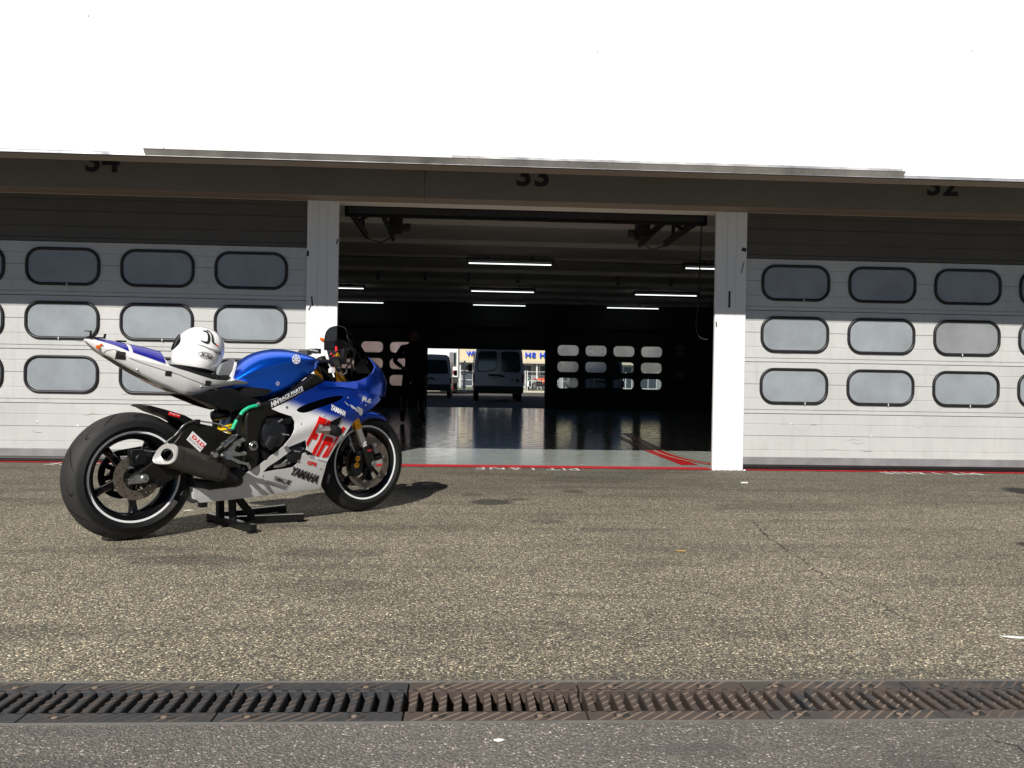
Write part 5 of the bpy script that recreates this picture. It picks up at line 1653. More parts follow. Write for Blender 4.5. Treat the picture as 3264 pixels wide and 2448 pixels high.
# -------- crash pad on the side fairing
q = [(.925, .548), (1.050, .597), (1.036, .548), (1.010, .522), (.965, .530)]
bp(shell(q, [], lambda x, z: side3(x, z, .003), (0, 1, 0), 0.02, 0.004), 'slider_cutout', 'matt_black', None, 0)
bp(MB().stack((.985, -.215, .524), (.985, -.300, .512), [(0, .024), (.25, .026), (.3, .030), (.75, .030), (.95, .026), (1, .014)], 20), 'frame_slider', 'matt_black', None, 40)
bp(MB().loft([[(.872, -.245, .519), (.873, -.25, .516), (.872, -.245, .513)], [(.93, -.235, .545), (.94, -.265, .52), (.93, -.24, .500)], [(.985, -.225, .550), (.985, -.275, .52), (.985, -.23, .492)]]), 'slider_wing', 'brushed_alloy', None, 50)
bp(MB().stack(side3(.716, .430, -.01), side3(.716, .430, .014), [(0, .012), (.6, .014), (1, .010)], 14), 'fairing_bolt', 'steel')
bp(MB().stack(side3(.860, .392, -.01), side3(.860, .392, .012), [(0, .010), (.6, .010), (1, .007)], 12).bar(side3(.83, .410, .008), side3(.875, .388, .008), .012, .008, (0, 1, 0)), 'fairing_clip', 'satin_black')
bp(MB().stack(side3(.700, .652, -.004), side3(.700, .652, .004), [(0, .008), (1, .006)], 12), 'fairing_bolt', 'steel')

# -------- panel gaps and fasteners
def seam(path, f, w=.0011, nm='panel_gap'):
    n_ = len(path)
    L_, R_ = [], []
    for i, p in enumerate(path):
        a, b = path[max(0, i - 1)], path[min(n_ - 1, i + 1)]
        d = Vector((b[0] - a[0], b[1] - a[1])).normalized()
        L_.append(f(p[0] - d.y * w, p[1] + d.x * w))
        R_.append(f(p[0] + d.y * w, p[1] - d.x * w))
    bp(MB().add(L_ + R_, [(i, i + 1, n_ + i + 1, n_ + i) for i in range(n_ - 1)]), nm, 'crack_dark', None, 0, fix=False)
def tail3(x_, z_):
    zt, zc, zl, w = tail_at(x_)
    return (x_, -(w * lerp_t([(zl, .62), (zl + .18 * (zc - zl), .80), (zc - .35 * (zc - zl), .93), (zc, 1.0), (zc + .06 * (zt - zc), .96), (zt - .42 * (zt - zc), .70)], z_)) - 0.0018, z_)
seam(curve2([(-.07, .893), (0, .866), (.08, .840), (.15, .820), (.21, .797), (.29, .770), (.36, .758)]), tail3)
seam(curve2([(-.178, .912), (-.165, .928), (-.135, .932), (-.11, .925)]), tail3)
seam(curve2([(.838, .455), (.86, .480), (.89, .505), (.925, .535)]), lambda x, z: side3(x, z, .0036))
seam(curve2([(.93, .332 + .02), (.955, .345), (.985, .338)]), lambda x, z: side3(x, z, .002))
for (x, z, f) in ((.275, .757, tail3), (-.03, .838, tail3), (.93, .60, side3), (.79, .56, side3), (1.10, .70, side3), (1.23, .655, side3)):
    p_ = Vector(f(x, z))
    bp(MB().stack(p_ + Vector((0, .003, 0)), p_ + Vector((0, -.003, 0)), [(0, .0055), (.7, .005), (1, .003)], 10), 'fairing_bolt', 'steel', None, 30)
for (x, z) in ((.40, .215), (.60, .285), (.90, .24), (.955, .30)):
    p_ = Vector((x, -yf(x, z), z))
    bp(MB().stack(p_ + Vector((0, .003, 0)), p_ + Vector((0, -.0025, 0)), [(0, .0055), (.7, .005), (1, .003)], 10), 'fairing_bolt', 'steel', None, 30)

# -------- lettering on the fairing
def s3(x, z):
    return side3(x, z, .0030)
def b3(x, z):
    return (x, -(yf(x, z) + .0030), z)
FI = {'F': [(0.898, 0.599), (0.947, 0.581), (0.937, 0.547), (0.898, 0.558), (0.883, 0.51), (0.907, 0.499), (0.898, 0.466), (0.868, 0.474), (0.846, 0.43), (0.835, 0.451), (0.852, 0.486)],
      'I': [(0.954, 0.576), (0.976, 0.568), (0.944, 0.485), (0.927, 0.444), (0.912, 0.409), (0.9, 0.379), (0.881, 0.383), (0.89, 0.418), (0.913, 0.458), (0.926, 0.498)],
      'A': [(0.961, 0.485), (1.0, 0.477), (1.013, 0.461), (1.002, 0.438), (0.985, 0.4), (0.971, 0.362), (0.949, 0.366), (0.966, 0.396), (0.986, 0.43), (0.962, 0.436), (0.928, 0.370), (0.908, 0.375), (0.924, 0.408), (0.945, 0.459)],
      'T': [(1.065, 0.536), (1.090, 0.527), (1.070, 0.496), (1.06, 0.498), (1.034, 0.453), (1.017, 0.425), (0.997, 0.384), (0.990, 0.365), (0.976, 0.364), (0.989, 0.395), (1.01, 0.43), (1.025, 0.466), (1.047, 0.5), (1.051, 0.507)]}
for k, q in FI.items():
    bp(shell(q, [], s3, (0, 1, 0), 0.012, 0.001), 'lettering', 'decal_red', None, 0)
def flat_text(s_, O, R_, T, f, mat, bold, spacing=1.0, name='lettering'):
    bp(text_on(s_, O, R_, T, f, bold=bold, spacing=spacing, fine=.18), name, mat, None, 0, fix=False)
flat_text('YAMAHA', (0.970, 0.636), (1.066, 0.592), (0.981, 0.665), s3, 'decal_white', .045)
flat_text('R6', (1.196, 0.681), (1.268, 0.664), (1.212, 0.708), s3, 'decal_silver', .03)
flat_text('YAMAHA', (0.755, 0.282), (0.945, 0.211), (0.776, 0.325), b3, 'decal_black', .05)
flat_text('YAMALUBE', (0.660, 0.255), (0.770, 0.218), (0.673, 0.279), b3, 'decal_black', .03)
flat_text('GPR', (0.858, 0.331), (0.925, 0.312), (0.862, 0.352), b3, 'decal_red', .04)
mb = MB()
for (a, b) in (((0.622, 0.257), (0.765, 0.211)), ((0.622, 0.249), (0.760, 0.203)), ((0.631, 0.239), (0.754, 0.196))):
    n_ = 8
    vs = [b3(a[0] + (b[0] - a[0]) * i / n_, a[1] + (b[1] - a[1]) * i / n_ + dz) for dz in (0.0016, -0.0016) for i in range(n_ + 1)]
    mb.add(vs, [(i, i + 1, n_ + 1 + i + 1, n_ + 1 + i) for i in range(n_)])
bp(mb, 'pinstripe', 'decal_black', None, 0, fix=False)
for q in ([(1.068, 0.681), (1.082, 0.672), (1.103, 0.652), (1.087, 0.661)], [(1.105, 0.662), (1.125, 0.656), (1.144, 0.632), (1.117, 0.64)], [(1.132, 0.648), (1.154, 0.639), (1.175, 0.612), (1.147, 0.624)], [(1.158, 0.65), (1.204, 0.633), (1.205, 0.607), (1.195, 0.593), (1.178, 0.605)]):
    bp(shell(q, [], s3, (0, 1, 0), 0.012, 0.001), 'speed_block_decal', 'decal_silver', None, 0)
fr = lambda x, z: (x, -.1968, z)
flat_text('HH', (0.628, 0.650), (0.672, 0.668), (0.624, 0.679), fr, 'decal_white', .05)
flat_text('RACE PARTS', (0.678, 0.679), (0.818, 0.748), (0.672, 0.697), fr, 'decal_white', .03)
flat_text('www.hh-raceparts.de', (0.680, 0.670), (0.822, 0.738), (0.677, 0.678), fr, 'decal_white', .02)

# ================================================================== STAND UNDER THE BIKE
st = thing('paddock_stand', 'low black steel lift stand under the belly of the motorcycle', 'motorcycle stand', (BX, BY, 0), HEAD)
for (p, q, nm) in (((.498, .235, .028), (.500, -.262, .028), 'cross_bar'), ((.50, .06, .0275), (.885, -.115, .0275), 'leg'), ((.52, .232, .0272), (.975, .243, .0272), 'leg')):
    MB().bar(p, q, .036, .036).build(nm, 'gloss_black', st, 0, bev=0.003)
for (x, y) in ((.500, -.245), (.498, .215), (.875, -.108), (.96, .243)):
    MB().box(x - .02, x + .02, y - .016, y + .016, 0, .0085).build('foot', 'matt_black', st, 0)
MB().bar((.470, .05, .044), (.466, .05, .18), .034, .036).build('post', 'satin_black', st, 0, bev=0.003)
MB().bar((.508, -.02, .044), (.502, -.015, .18), .034, .036).build('post', 'satin_black', st, 0, bev=0.003)
MB().bar((.640, .01, .042), (.530, .01, .175), .036, .030, (0, 1, 0)).build('brace', 'satin_black', st, 0, bev=0.003)
MB().box(.44, .54, -.05, .06, .160, .172).build('support_plate', 'satin_black', st, 0, bev=0.003)

# ================================================================== HELMET ON THE SEAT
hm = thing('helmet', 'white full face motorcycle helmet resting on the seat pad', 'helmet')
loc = Matrix.Translation((BX, BY, 0)) @ Matrix.Rotation(HEAD, 4, 'Z') @ Matrix.Translation((.292, -.01, .836)) @ Matrix.Rotation(math.radians(10), 4, 'Y') @ Matrix.Rotation(math.radians(-42), 4, 'Z')
hm.matrix_world = loc
HK = .90
HS = [(0.0, .085, .118, .086), (.012, .100, .132, .100), (.035, .118, .142, .112), (.07, .131, .147, .120), (.105, .138, .145, .1235), (.14, .138, .136, .122), (.17, .130, .120, .113), (.195, .114, .098, .098), (.215, .090, .072, .077), (.228, .060, .044, .050), (.234, .026, .018, .02)]
def hel_pt(h, th, off=0.0):
    b, f, w = (lerp_t([(s[0], s[k]) for s in HS], h) for k in (1, 2, 3))
    c, s_ = math.cos(th), math.sin(th)
    e = 2 / 2.25
    X = -math.copysign(abs(c) ** e, c) * ((f if c > 0 else b) * HK + off)
    Y = math.copysign(abs(s_) ** e, s_) * (w * HK + off)
    return (X, Y, h + off * .3)
nh = 48
hb_ = MB().loft([[hel_pt(s[0], 2 * math.pi * i / nh) for i in range(nh)] for s in HS])
o = hb_.build('shell', 'helmet_white', hm, 80)
sb = o.modifiers.new('sub', 'SUBSURF')
sb.levels = sb.render_levels = 1
# visor with tinted face opening, neck roll, vents
rows = []
for i in range(7):
    h = .088 + .084 * i / 6
    ex = 1.02 - .35 * ((i - 3) / 3) ** 2
    rows.append([hel_pt(h, ex * j / 10, .0045) for j in range(-10, 11)])
MB().loft(rows, caps=False, closed=False).build('visor', 'gloss_black', hm, 80)
MB().loft([[hel_pt(h, 2 * math.pi * i / nh, o_) for i in range(nh)] for h, o_ in ((-.010, -.012), (.004, .002), (.010, .003), (.014, .001))]).build('neck_roll', 'matt_black', hm, 60)
def hel_decal(pts, mat, name):
    MB().add([hel_pt(h, th, .0035) for th, h in pts], [tuple(range(len(pts)))]).build(name, mat, hm, 0, fix=False)
def hel_stroke(path, w, mat, name='decal'):
    n_ = len(path)
    L_, R_ = [], []
    for i, p in enumerate(path):
        a, b = path[max(0, i - 1)], path[min(n_ - 1, i + 1)]
        d = Vector(((b[0] - a[0]) * .13, b[1] - a[1])).normalized()
        ww = w * math.sin(math.pi * (i + .8) / (n_ + .6)) ** .6
        L_.append(hel_pt(p[1] + d.x * ww, p[0] - d.y * ww / .13, .0035))
        R_.append(hel_pt(p[1] - d.x * ww, p[0] + d.y * ww / .13, .0035))
    MB().add(L_ + R_, [(i, i + 1, n_ + i + 1, n_ + i) for i in range(n_ - 1)]).build(name, mat, hm, 0, fix=False)
TH = math.pi / 2      # right-hand side of the wearer is towards +y after the turn; sign set below
SGN = -1
def hp(u, h):
    """u: metres along the side towards the back from the side's middle"""
    return (SGN * (TH + (u + .013) / .117), h)
hel_stroke(curve2([hp(.012, .205), hp(.036, .203), hp(.048, .186), hp(.049, .154), hp(.039, .145), hp(.012, .150)], 5), .0068, 'decal_black')
hel_stroke(curve2([hp(.034, .213), hp(.058, .207), hp(.069, .188), hp(.071, .158), hp(.082, .149), hp(.094, .145)], 5), .0062, 'decal_black')
hel_stroke([hp(.091, .1445), hp(.096, .143), hp(.102, .141), hp(.106, .139)], .004, 'decal_red')
hel_stroke(curve2([hp(.0, .128), hp(.03, .124), hp(.06, .117), hp(.10, .115), hp(.15, .117)], 4), .0022, 'grey_rail', 'trim_line')
ov = [hp(.052 + .039 * math.cos(2 * math.pi * i / 32), .079 + .0160 * math.sin(2 * math.pi * i / 32) - .10 * .034 * math.cos(2 * math.pi * i / 32)) for i in range(33)]
n_ = len(ov)
MB().add([hel_pt(h, th, .0035) for th, h in ov] + [hel_pt(.079 + (h - .079) * .86, SGN * TH + (th - SGN * TH) * 1.0 + (SGN * (TH + .052 / .13) - th) * .07, .0035) for th, h in ov], [(i, i + 1, n_ + i + 1, n_ + i) for i in range(n_ - 1)]).build('decal', 'decal_black', hm, 0, fix=False)
t = text_on('X-lite', (.022, .0715), (.083, .0660), (.026, .0915), lambda u, h: hel_pt(h, hp(u, h)[0], .0036), bold=.03)
t.build('lettering', 'decal_black', hm, 0, fix=False)
MB().add([hel_pt(h, hp(u, h)[0], .006) for u, h in ((.085, .110), (.135, .112), (.145, .100), (.110, .096))] + [hel_pt(h, hp(u, h)[0], .001) for u, h in ((.085, .110), (.135, .112), (.145, .100), (.110, .096))],
         [(0, 1, 2, 3), (0, 4, 5, 1), (1, 5, 6, 2), (2, 6, 7, 3), (3, 7, 4, 0)]).build('rear_vent', 'grey_rail', hm, 0, bev=0.001)
MB().tube([(.105, -.03, .01), (.125, -.032, -.012), (.122, -.03, -.028)], .004, 6).build('chin_strap', 'matt_black', hm)

# ================================================================== PERSON IN THE HALL
PY = 15.6
per = thing('person', 'person in dark leathers standing with hand on hip inside the garage', 'person', (-1.02, PY, gz(PY)), math.radians(12))
def skin_body(name, verts, edges, mat, parent, sub=2):
    me = bpy.data.meshes.new(name)
    me.from_pydata([v[:3] for v in verts], edges, [])
    o = bpy.data.objects.new(name, me)
    COL.objects.link(o)
    o.parent = parent
    md = o.modifiers.new('skin', 'SKIN')
    md.use_smooth_shade = True
    for i, v in enumerate(verts):
        r = v[3]
        me.skin_vertices[0].data[i].radius = r if isinstance(r, tuple) else (r, r)
    me.skin_vertices[0].data[0].use_root = True
    s_ = o.modifiers.new('sub', 'SUBSURF')
    s_.levels = s_.render_levels = sub
    me.materials.append(M[mat])
    return o
bv = [(0, 0, .95, (.155, .11)), (0, 0, 1.08, (.135, .10)), (0, .01, 1.25, (.165, .115)), (0, .01, 1.38, (.165, .10)), (0, .0, 1.46, .065), (0, -.01, 1.54, .055),
      (-.10, 0, .88, .095), (-.15, -.02, .50, .062), (-.17, .02, .11, .046), (-.18, -.12, .045, .04),
      (.10, 0, .88, .095), (.16, -.03, .50, .062), (.19, .02, .11, .046), (.21, -.12, .045, .04),
      (-.19, .01, 1.38, .062), (-.33, .06, 1.14, .048), (-.20, -.06, 1.02, .036),
      (.19, .01, 1.38, .062), (.25, .03, 1.10, .048), (.24, -.10, .88, .036)]
be = [(0, 1), (1, 2), (2, 3), (3, 4), (4, 5), (0, 6), (6, 7), (7, 8), (8, 9), (0, 10), (10, 11), (11, 12), (12, 13), (3, 14), (14, 15), (15, 16), (3, 17), (17, 18), (18, 19)]
skin_body('body', bv, be, 'leather_black', per)
hd = MB().loft([[(w * math.cos(a), -.015 + d * math.sin(a) - (.012 if math.sin(a) < -.7 and .06 < h < .14 else 0), 1.50 + h) for a in [2 * math.pi * i / 20 for i in range(20)]] for h, w, d in ((0, .05, .055), (.03, .058, .075), (.07, .068, .09), (.12, .076, .098), (.17, .074, .096), (.21, .058, .078), (.235, .03, .04))])
hd.build('head', 'skin', per, 80)
MB().loft([[(w * math.cos(a), -.008 + d * math.sin(a), 1.50 + h) for a in [2 * math.pi * i / 20 for i in range(20)]] for h, w, d in ((.13, .080, .098), (.17, .080, .102), (.215, .064, .085), (.245, .03, .04))]).build('hair', 'hair_dark', per, 80)
for s in (-1, 1):
    MB().stack((s * .074, 0, 1.60), (s * .084, .01, 1.605), [(0, .02), (.6, .022), (1, .012)], 10).build('ear', 'skin', per, 60)
for (hx, hy, hz, dx, dz) in ((-.20, -.06, 1.02, .9, -.35), (.24, -.10, .88, .1, -1.0)):
    hvv = [(hx, hy, hz, .03), (hx + .045 * dx, hy - .02, hz + .045 * dz, (.036, .018))]
    hee = [(0, 1)]
    for k in range(4):
        b0 = len(hvv)
        off = (k - 1.5) * .018
        hvv += [(hx + .075 * dx + off * abs(dz), hy - .03 + off * .6, hz + .075 * dz + off * abs(dx), .009), (hx + (.10 + .01 * (k in (1, 2))) * dx + off * abs(dz), hy - .025 + off * .6, hz + (.11 + .01 * (k in (1, 2))) * dz + off * abs(dx), .008)]
        hee += [(1, b0), (b0, b0 + 1)]
    b0 = len(hvv)
    hvv += [(hx + .03 * dx - .03, hy - .05, hz + .04 * dz, .010), (hx + .05 * dx - .035, hy - .07, hz + .065 * dz, .009)]
    hee += [(0, b0), (b0, b0 + 1)]
    skin_body('hand', hvv, hee, 'skin', per, 1)
for s, x0 in ((-1, -.155), (1, .165)):
    MB().tube([(x0 - .045, -.03, .50), (x0 - .055, -.035, .35), (x0 - .03, -.05, .22)], .008, 6).tube([(x0 + .05, -.045, .42), (x0 + .055, -.04, .30), (x0 + .07, -.05, .18)], .007, 6).build('suit_stripe', 'suit_stripe', per)

def round_poly(pts, r, k=4):
    out = []
    n = len(pts)
    for i in range(n):
        p, a, b = Vector(pts[i]), Vector(pts[i - 1]), Vector(pts[(i + 1) % n])
        da, db = (a - p), (b - p)
        ra, rb = min(r, da.length * .45), min(r, db.length * .45)
        A, B = p + da.normalized() * ra, p + db.normalized() * rb
        for j in range(k + 1):
            t = j / k
            out.append(tuple(A * (1 - t) ** 2 + p * 2 * t * (1 - t) + B * t ** 2))
    return out

# ================================================================== REAR YARD
def van(name, label, x, y, W_, H_, L_, plate, sticker=None, nose=1.2, rz=0.0, rear_split=True, belt=.50):
    t = thing(name, label, 'van', (x, y, gz(y)), rz, 'vans parked in the rear yard')
    def sec(yy, h, w, z0=.32):
        hw = w / 2
        p = [(hw * .90, z0), (hw * .985, z0 + .12), (hw, h * .30 + .2), (hw * .985, h * belt + .12), (hw * .93, h * .84), (hw * .86, h * .955), (hw * .72, h), (0, h * 1.012)]
        return [(a, yy, b) for a, b in p] + [(-a, yy, b) for a, b in reversed(p[:-1])]
    body = MB().loft([sec(0, H_ * .965, W_ * .95), sec(.05, H_ * .99, W_ * .99), sec(.2, H_, W_), sec(L_ - nose - 1.0, H_, W_), sec(L_ - nose - .35, H_ * .94, W_), sec(L_ - nose + .25, H_ * .60, W_ * .98), sec(L_ - .15, H_ * .46, W_ * .93), sec(L_, H_ * .36, W_ * .85)])
    b = body.build('body', 'van_white', t, 30, bev=0.02)
    if rear_split:
        for s in (-1, 1):
            q = [(s * .06 * W_ / 2 * 2, H_ * .535 + (-.05 if s > 0 else 0) + .03), (s * W_ * .405, H_ * .515), (s * W_ * .415, H_ * .60), (s * W_ * .385, H_ * .845), (s * .05 * W_, H_ * .85)]
            MB().prism(round_poly(q, .12), -.028, -.016).build('rear_window', 'van_glass', t, 0)
            MB().prism([(a * 1.0, z) for a, z in round_poly([(q[0][0] - s * .02, q[0][1] - .03), (q[1][0] + s * .03, q[1][1] - .03), (q[2][0] + s * .03, q[2][1]), (q[3][0] + s * .03, q[3][1] + .03), (q[4][0] - s * .02, q[4][1] + .03)], .14)], -.015, .03).build('window_seal', 'van_trim', t, 0)
        MB().box(-.006, .006, -.014, .03, .55, H_ * .95).build('door_gap', 'van_trim', t, 0)
    else:
        q = [(-W_ * .40, H_ * .56), (W_ * .40, H_ * .56), (W_ * .41, H_ * .62), (W_ * .375, H_ * .88), (-W_ * .375, H_ * .88), (-W_ * .41, H_ * .62)]
        MB().prism(round_poly(q, .12), -.028, .03).build('rear_window', 'van_glass', t, 0)
        MB().tube([(-.1, -.035, H_ * .56), (-.3, -.035, H_ * .70)], .01, 6).build('wiper', 'van_trim', t)
    for s in (-1, 1):
        MB().box(s * W_ * .485 - .055, s * W_ * .485 + .035, -.03, .10, H_ * .335, H_ * .47).build('tail_lamp', 'tail_lamp_red', t, 0, bev=0.015)
        MB().box(s * (W_ / 2 + .04), s * (W_ / 2 + .20), L_ - nose - .55, L_ - nose - .40, H_ * .52, H_ * .66).build('mirror', 'van_trim', t, 0, bev=0.03)
        MB().loft([[(s * (W_ / 2 * k + .004), yy, zz) for yy, zz in ((L_ - nose - 1.45, H_ * .56), (L_ - nose - .45, H_ * .56), (L_ - nose - .62, H_ * .83), (L_ - nose - 1.40, H_ * .84))] for k in (.93, .985)]).build('side_window', 'van_glass', t, 0)
        MB().box(s * W_ * .47, s * (W_ * .5 + .012), .9, L_ - .9, .52, .60).build('side_trim', 'van_trim', t, 0)
        for yy in (1.0, L_ - .95):
            wc = (s * (W_ / 2 - .13), yy, .32)
            tw = MB()
            tw.v = [(a, b2, c2) for a, b2, c2 in []]
            cyl_ = MB().stack((wc[0] - .10, yy, .32), (wc[0] + .10, yy, .32), [(0, .24), (.08, .31), (.2, .325), (.8, .325), (.92, .31), (1, .24)], 24)
            wh = cyl_.build('wheel', 'road_rubber', t, 40)
            MB().stack((wc[0] + s * .075, yy, .32), (wc[0] + s * .104, yy, .32), [(0, .20), (.6, .20), (1, .15)], 20).build('rim', 'brushed_alloy', wh, 40)
    MB().box(-W_ * .49, W_ * .49, -.09, .15, .34, .62).build('bumper', 'van_trim', t, 0, bev=0.05)
    MB().box(-.40, .13, -.04, -.018, H_ * .435, H_ * .47).build('plate_recess', 'van_trim', t, 0, bev=0.008)
    MB().box(-.36, .16 - .05, -.034, -.018, H_ * .375, H_ * .375 + .11).build('licence_plate', 'plate_white', t, 0)
    tx = text_on(plate, (-.33, H_ * .375 + .025), (.08, H_ * .375 + .025), (-.33, H_ * .375 + .09), lambda a, b_: (a, -.0355, b_), bold=.02)
    tx.build('plate_lettering', 'number_black', t, 0, fix=False)
    MB().box(.04, .22, -.05, -.018, H_ * .42, H_ * .45).build('door_handle', 'van_trim', t, 0, bev=0.01)
    if sticker:
        MB().box(.50, .80, -.0235, -.016, .80, .90).build('sticker', 'van_trim', t, 0)
        text_on(sticker, (.53, .815), (.70, .815), (.53, .885), lambda a, b_: (a, -.0245, b_), bold=.03).build('sticker_lettering', 'decal_white', t, 0, fix=False)
        ringpoly((.55, 1.13), .11, .125, lambda a, b_: (a * 1.0, -.0245, 1.13 + (b_ - 1.13) * .45)).build('sticker_oval', 'grey_rail', t, 0, fix=False)
    return t
van('van', 'large white van seen from behind in the far opening, centre', 1.21, 33.0, 1.99, 2.30, 4.9, 'SU:CW 515', 'elf')
van('van', 'smaller white van at the left of the far opening, with lit side', -1.67, 38.0, 1.90, 1.95, 4.9, 'HD:BM 33', None, nose=1.0, rear_split=False, belt=.46)
van('van', 'white van glimpsed through the clear panes of the right rear door', 6.9, 46.5, 1.95, 2.25, 4.9, 'KA:LT 7', None, nose=1.0, rear_split=False)
van('van', 'dark shaded van tail seen through the lowest panes of the right rear door', 5.35, 33.5, 1.8, 1.9, 4.6, 'MA:S 21', None, nose=1.0)

# box truck with marker lamps
tr = thing('box_truck', 'tall white box truck behind the smaller van', 'truck', (-1.75, 47.5, gz(47.5)))
MB().box(-1.22, 1.22, 0, 6.0, .95, 3.7).build('box_body', 'truck_white', tr, 0, bev=0.03)
MB().box(1.18, 1.245, -.02, .06, .95, 3.6).build('corner_post', 'grey_rail', tr, 0)
MB().box(.70, 1.1, -.03, .0, 1.55, 2.35).build('rear_hatch', 'grey_rail', tr, 0, bev=0.01)
MB().box(.95, 1.06, -.045, -.031, 1.6, 2.3).build('hatch_pane', 'van_glass', tr, 0)
MB().box(.50, .86, -.05, -.002, 1.12, 1.32).build('marker_lamp', 'tail_lamp_amber', tr, 0, bev=0.01)
MB().box(.87, 1.08, -.05, -.002, 1.12, 1.32).build('marker_lamp', 'tail_lamp_red', tr, 0, bev=0.01)
MB().box(.62, .95, -.05, .02, .25, .62).build('mud_flap', 'tail_lamp_red', tr, 0)
MB().box(-1.15, 1.15, .1, 6.0, .62, .94).build('chassis', 'van_trim', tr, 0)
for s in (-1, 1):
    for yy in (1.0, 4.9):
        MB().stack((s * .98 - .14, yy, .45), (s * .98 + .14, yy, .45), [(0, .36), (.1, .44), (.9, .44), (1, .36)], 20).build('wheel', 'road_rubber', tr, 40)

# kerb and light paved apron beyond the shade
o = MB().box(-60, 60, 57.0, 57.4, -.2, .02).build('kerb', 'kerb_concrete', None, 0)
tag(o, 'pale concrete kerb at the far side of the yard', kind='structure')
o = MB().add([(-60, 57.4, -.03), (60, 57.4, -.03), (60, 90, -.03), (-60, 90, -.03)], [(0, 1, 2, 3)]).build('paved_apron', 'kerb_concrete', None, 0)
tag(o, 'pale paved apron in front of the hall with blue letters', kind='structure')
def fence(x0, x1, y, h, label):
    t = thing('wire_fence', label, 'fence', (x0, y, -.03))
    n_ = int((x1 - x0) / 2.4)
    for i in range(n_ + 1):
        xx = (x1 - x0) * i / n_
        MB().cyl((xx, 0, 0), (xx, 0, h + .08), .045, n=8).build('post', 'fence_white', t)
    mb = MB()
    z = .1
    while z < h:
        mb.bar((0, 0, z), (x1 - x0, 0, z), .007, .007)
        z += .2
    xx = 0
    while xx < x1 - x0:
        mb.bar((xx, 0, .05), (xx, 0, h), .006, .006)
        xx += .16
    w_ = mb.build('wire_mesh', 'fence_wire', t, 0, fix=False)
    MB().bar((0, 0, h * .52), (x1 - x0, 0, h * .52), .04, .04).bar((0, 0, h), (x1 - x0, 0, h), .03, .03).build('rail', 'fence_white', t, 0)
    return t
fence(4.32, 11.52, 61.0, 1.38, 'white wire fence right of the large van in the far yard')
fence(-7.0, 4.2, 61.4, 1.38, 'white wire fence left of the large van in the far yard')
gt = thing('gate_frame', 'white gate post with cross bars between the two vans', 'gate', (-.22, 55.5, -.1))
MB().box(-.06, .06, -.06, .06, 0, 2.05).build('post', 'truck_white', gt, 0)
for z in (.35, .75, 1.15, 1.75):
    MB().box(-.18, .14, -.03, .03, z - .045, z + .045).build('cross_bar', 'truck_white', gt, 0)

# hall with blue letters
hall = thing('background_hall', 'low hall with cream fascia and blue capital letters beyond the yard', 'building', (0, 70, -.03))
MB().box(-40, 40, -1.2, -.9, 2.30, 4.6).build('fascia', 'cream_render', hall, 0, bev=0.02)
MB().box(-40, 40, -1.35, -.85, 2.12, 2.298).build('fascia_foot', 'kerb_concrete', hall, 0)
MB().box(-40, 40, 0, .3, 0, 2.4).build('wall', 'grey_wall', hall, 0)
MB().box(-40, 40, -.9, 12, 4.6, 4.8).build('roof', 'roof_dark', hall, 0)
for i in range(-8, 12):
    x = i * 2.1 + .4
    f = MB().box(x - .75, x + .75, -.05, .02, .15, 2.05).build('window', 'fence_white', hall, 0)
    MB().box(x - .69, x - .03, -.06, -.045, .22, 1.98).build('pane', 'glazing', f, 0)
    MB().box(x + .03, x + .69, -.06, -.045, .22, 1.98).build('pane', 'glazing', f, 0)
    MB().box(x + 1.0, x + 1.12, -1.0, -.88, 0, 2.11).build('pillar', 'fence_white', hall, 0)
def sign(s_, x0, x1, z0, z1):
    for (yy, mt, dx, dz) in ((-1.30, 'letter_blue', 0, 0),):
        vs, fs, a0, a1, b0, b1 = text_data(s_, 1.0, .035, 1.15, .12)
        out = [(x0 + (x1 - x0) * (x - a0) / (a1 - a0), yy - z * .6, z0 + (z1 - z0) * (y - b0) / (b1 - b0)) for x, y, z in vs]
        MB().add(out, fs).build('sign_letters', mt, hall, 0, fix=False)
sign('WI', -.17, .58, 2.65, 3.04)
sign('HS HA', 4.66, 6.90, 2.60, 3.02)

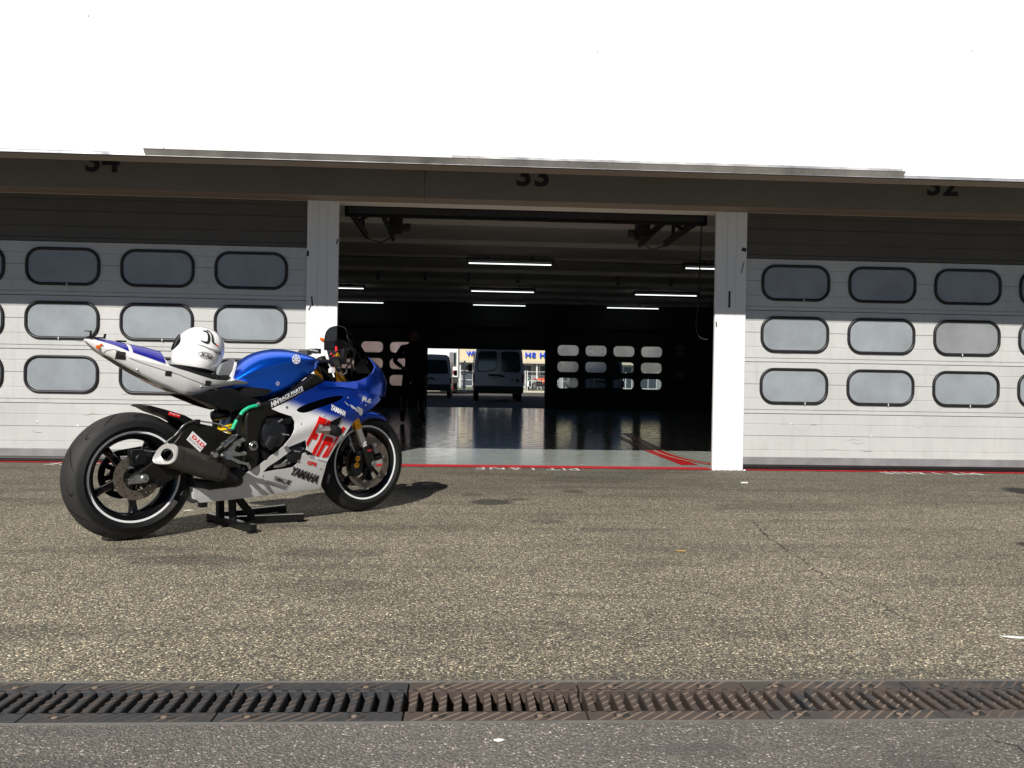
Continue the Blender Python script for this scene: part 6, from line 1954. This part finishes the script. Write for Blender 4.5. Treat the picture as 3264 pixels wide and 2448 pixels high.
# two small motorcycles behind the fence
def small_bike(x, y, col, label, rz):
    t = thing('motorcycle', label, 'motorcycle', (x, y, -.03), rz)
    for (cx, R) in ((0, .30), (1.3, .30)):
        w_ = MB().revy((cx, 0, R), [(R - .09, -.05), (R - .02, -.06), (R, 0), (R - .02, .06), (R - .09, .05)], 24).build('wheel', 'road_rubber', t, 40)
        MB().revy((cx, 0, R), [(R - .10, -.03), (R - .085, -.03), (R - .085, .03), (R - .10, .03)], 24).build('rim', 'brushed_alloy', w_, 40)
        for k in range(5):
            a = 2 * math.pi * k / 5
            MB().bar((cx, 0, R), (cx + (R - .1) * math.cos(a), 0, R + (R - .1) * math.sin(a)), .03, .03, (0, 1, 0)).build('spoke', 'brushed_alloy', w_, 0)
    MB().loft([[(x_, w * math.cos(a), z + h * math.sin(a)) for a in [2 * math.pi * i / 12 for i in range(12)]] for x_, z, h, w in ((.45, .72, .05, .08), (.6, .80, .12, .15), (.8, .82, .13, .16), (.95, .78, .08, .1))]).build('fuel_tank', col, t, 60)
    MB().loft([[(x_, w * math.cos(a), z + h * math.sin(a)) for a in [2 * math.pi * i / 12 for i in range(12)]] for x_, z, h, w in ((.85, .55, .2, .18), (1.1, .75, .22, .2), (1.3, .85, .18, .14), (1.42, .80, .08, .05))]).build('fairing', col, t, 60)
    MB().loft([[(x_, w * math.cos(a), z + h * math.sin(a)) for a in [2 * math.pi * i / 12 for i in range(12)]] for x_, z, h, w in ((-.2, .92, .03, .05), (0, .88, .05, .1), (.3, .76, .06, .12), (.5, .72, .05, .1))]).build('tail_unit', col, t, 60)
    MB().box(.35, .9, -.15, .15, .3, .68).build('engine_block', 'engine_black', t, 0, bev=0.03)
    MB().bar((1.05, -.08, .95), (1.3, -.08, .3), .05, .05).bar((1.05, .08, .95), (1.3, .08, .3), .05, .05).build('fork', 'brushed_alloy', t, 0)
    MB().tube([(1.0, -.3, .95), (1.08, 0, 1.0), (1.0, .3, .95)], .018, 8).build('handlebar', 'van_trim', t)
small_bike(4.55, 63.0, 'bike_green', 'green motorcycle parked behind the far fence', math.radians(-100))
small_bike(4.95, 62.4, 'bike_orange', 'orange motorcycle parked behind the far fence', math.radians(50))
# grass verge
r_ = random.Random(5)
mb = MB()
for i in range(1500):
    x, y = r_.uniform(-6, 11), r_.uniform(61.6, 64)
    h = r_.uniform(.06, .2)
    a = r_.uniform(0, 3.14)
    mb.add([(x - .03 * math.cos(a), y - .03 * math.sin(a), -.03), (x + .03 * math.cos(a), y + .03 * math.sin(a), -.03), (x + r_.uniform(-.05, .05), y, h)], [(0, 1, 2)])
o = mb.build('grass', 'bush_green', None, 0, fix=False)
tag(o, 'tufts of grass along the far fence', 'grass', kind='stuff')
bpy.context.view_layer.update()
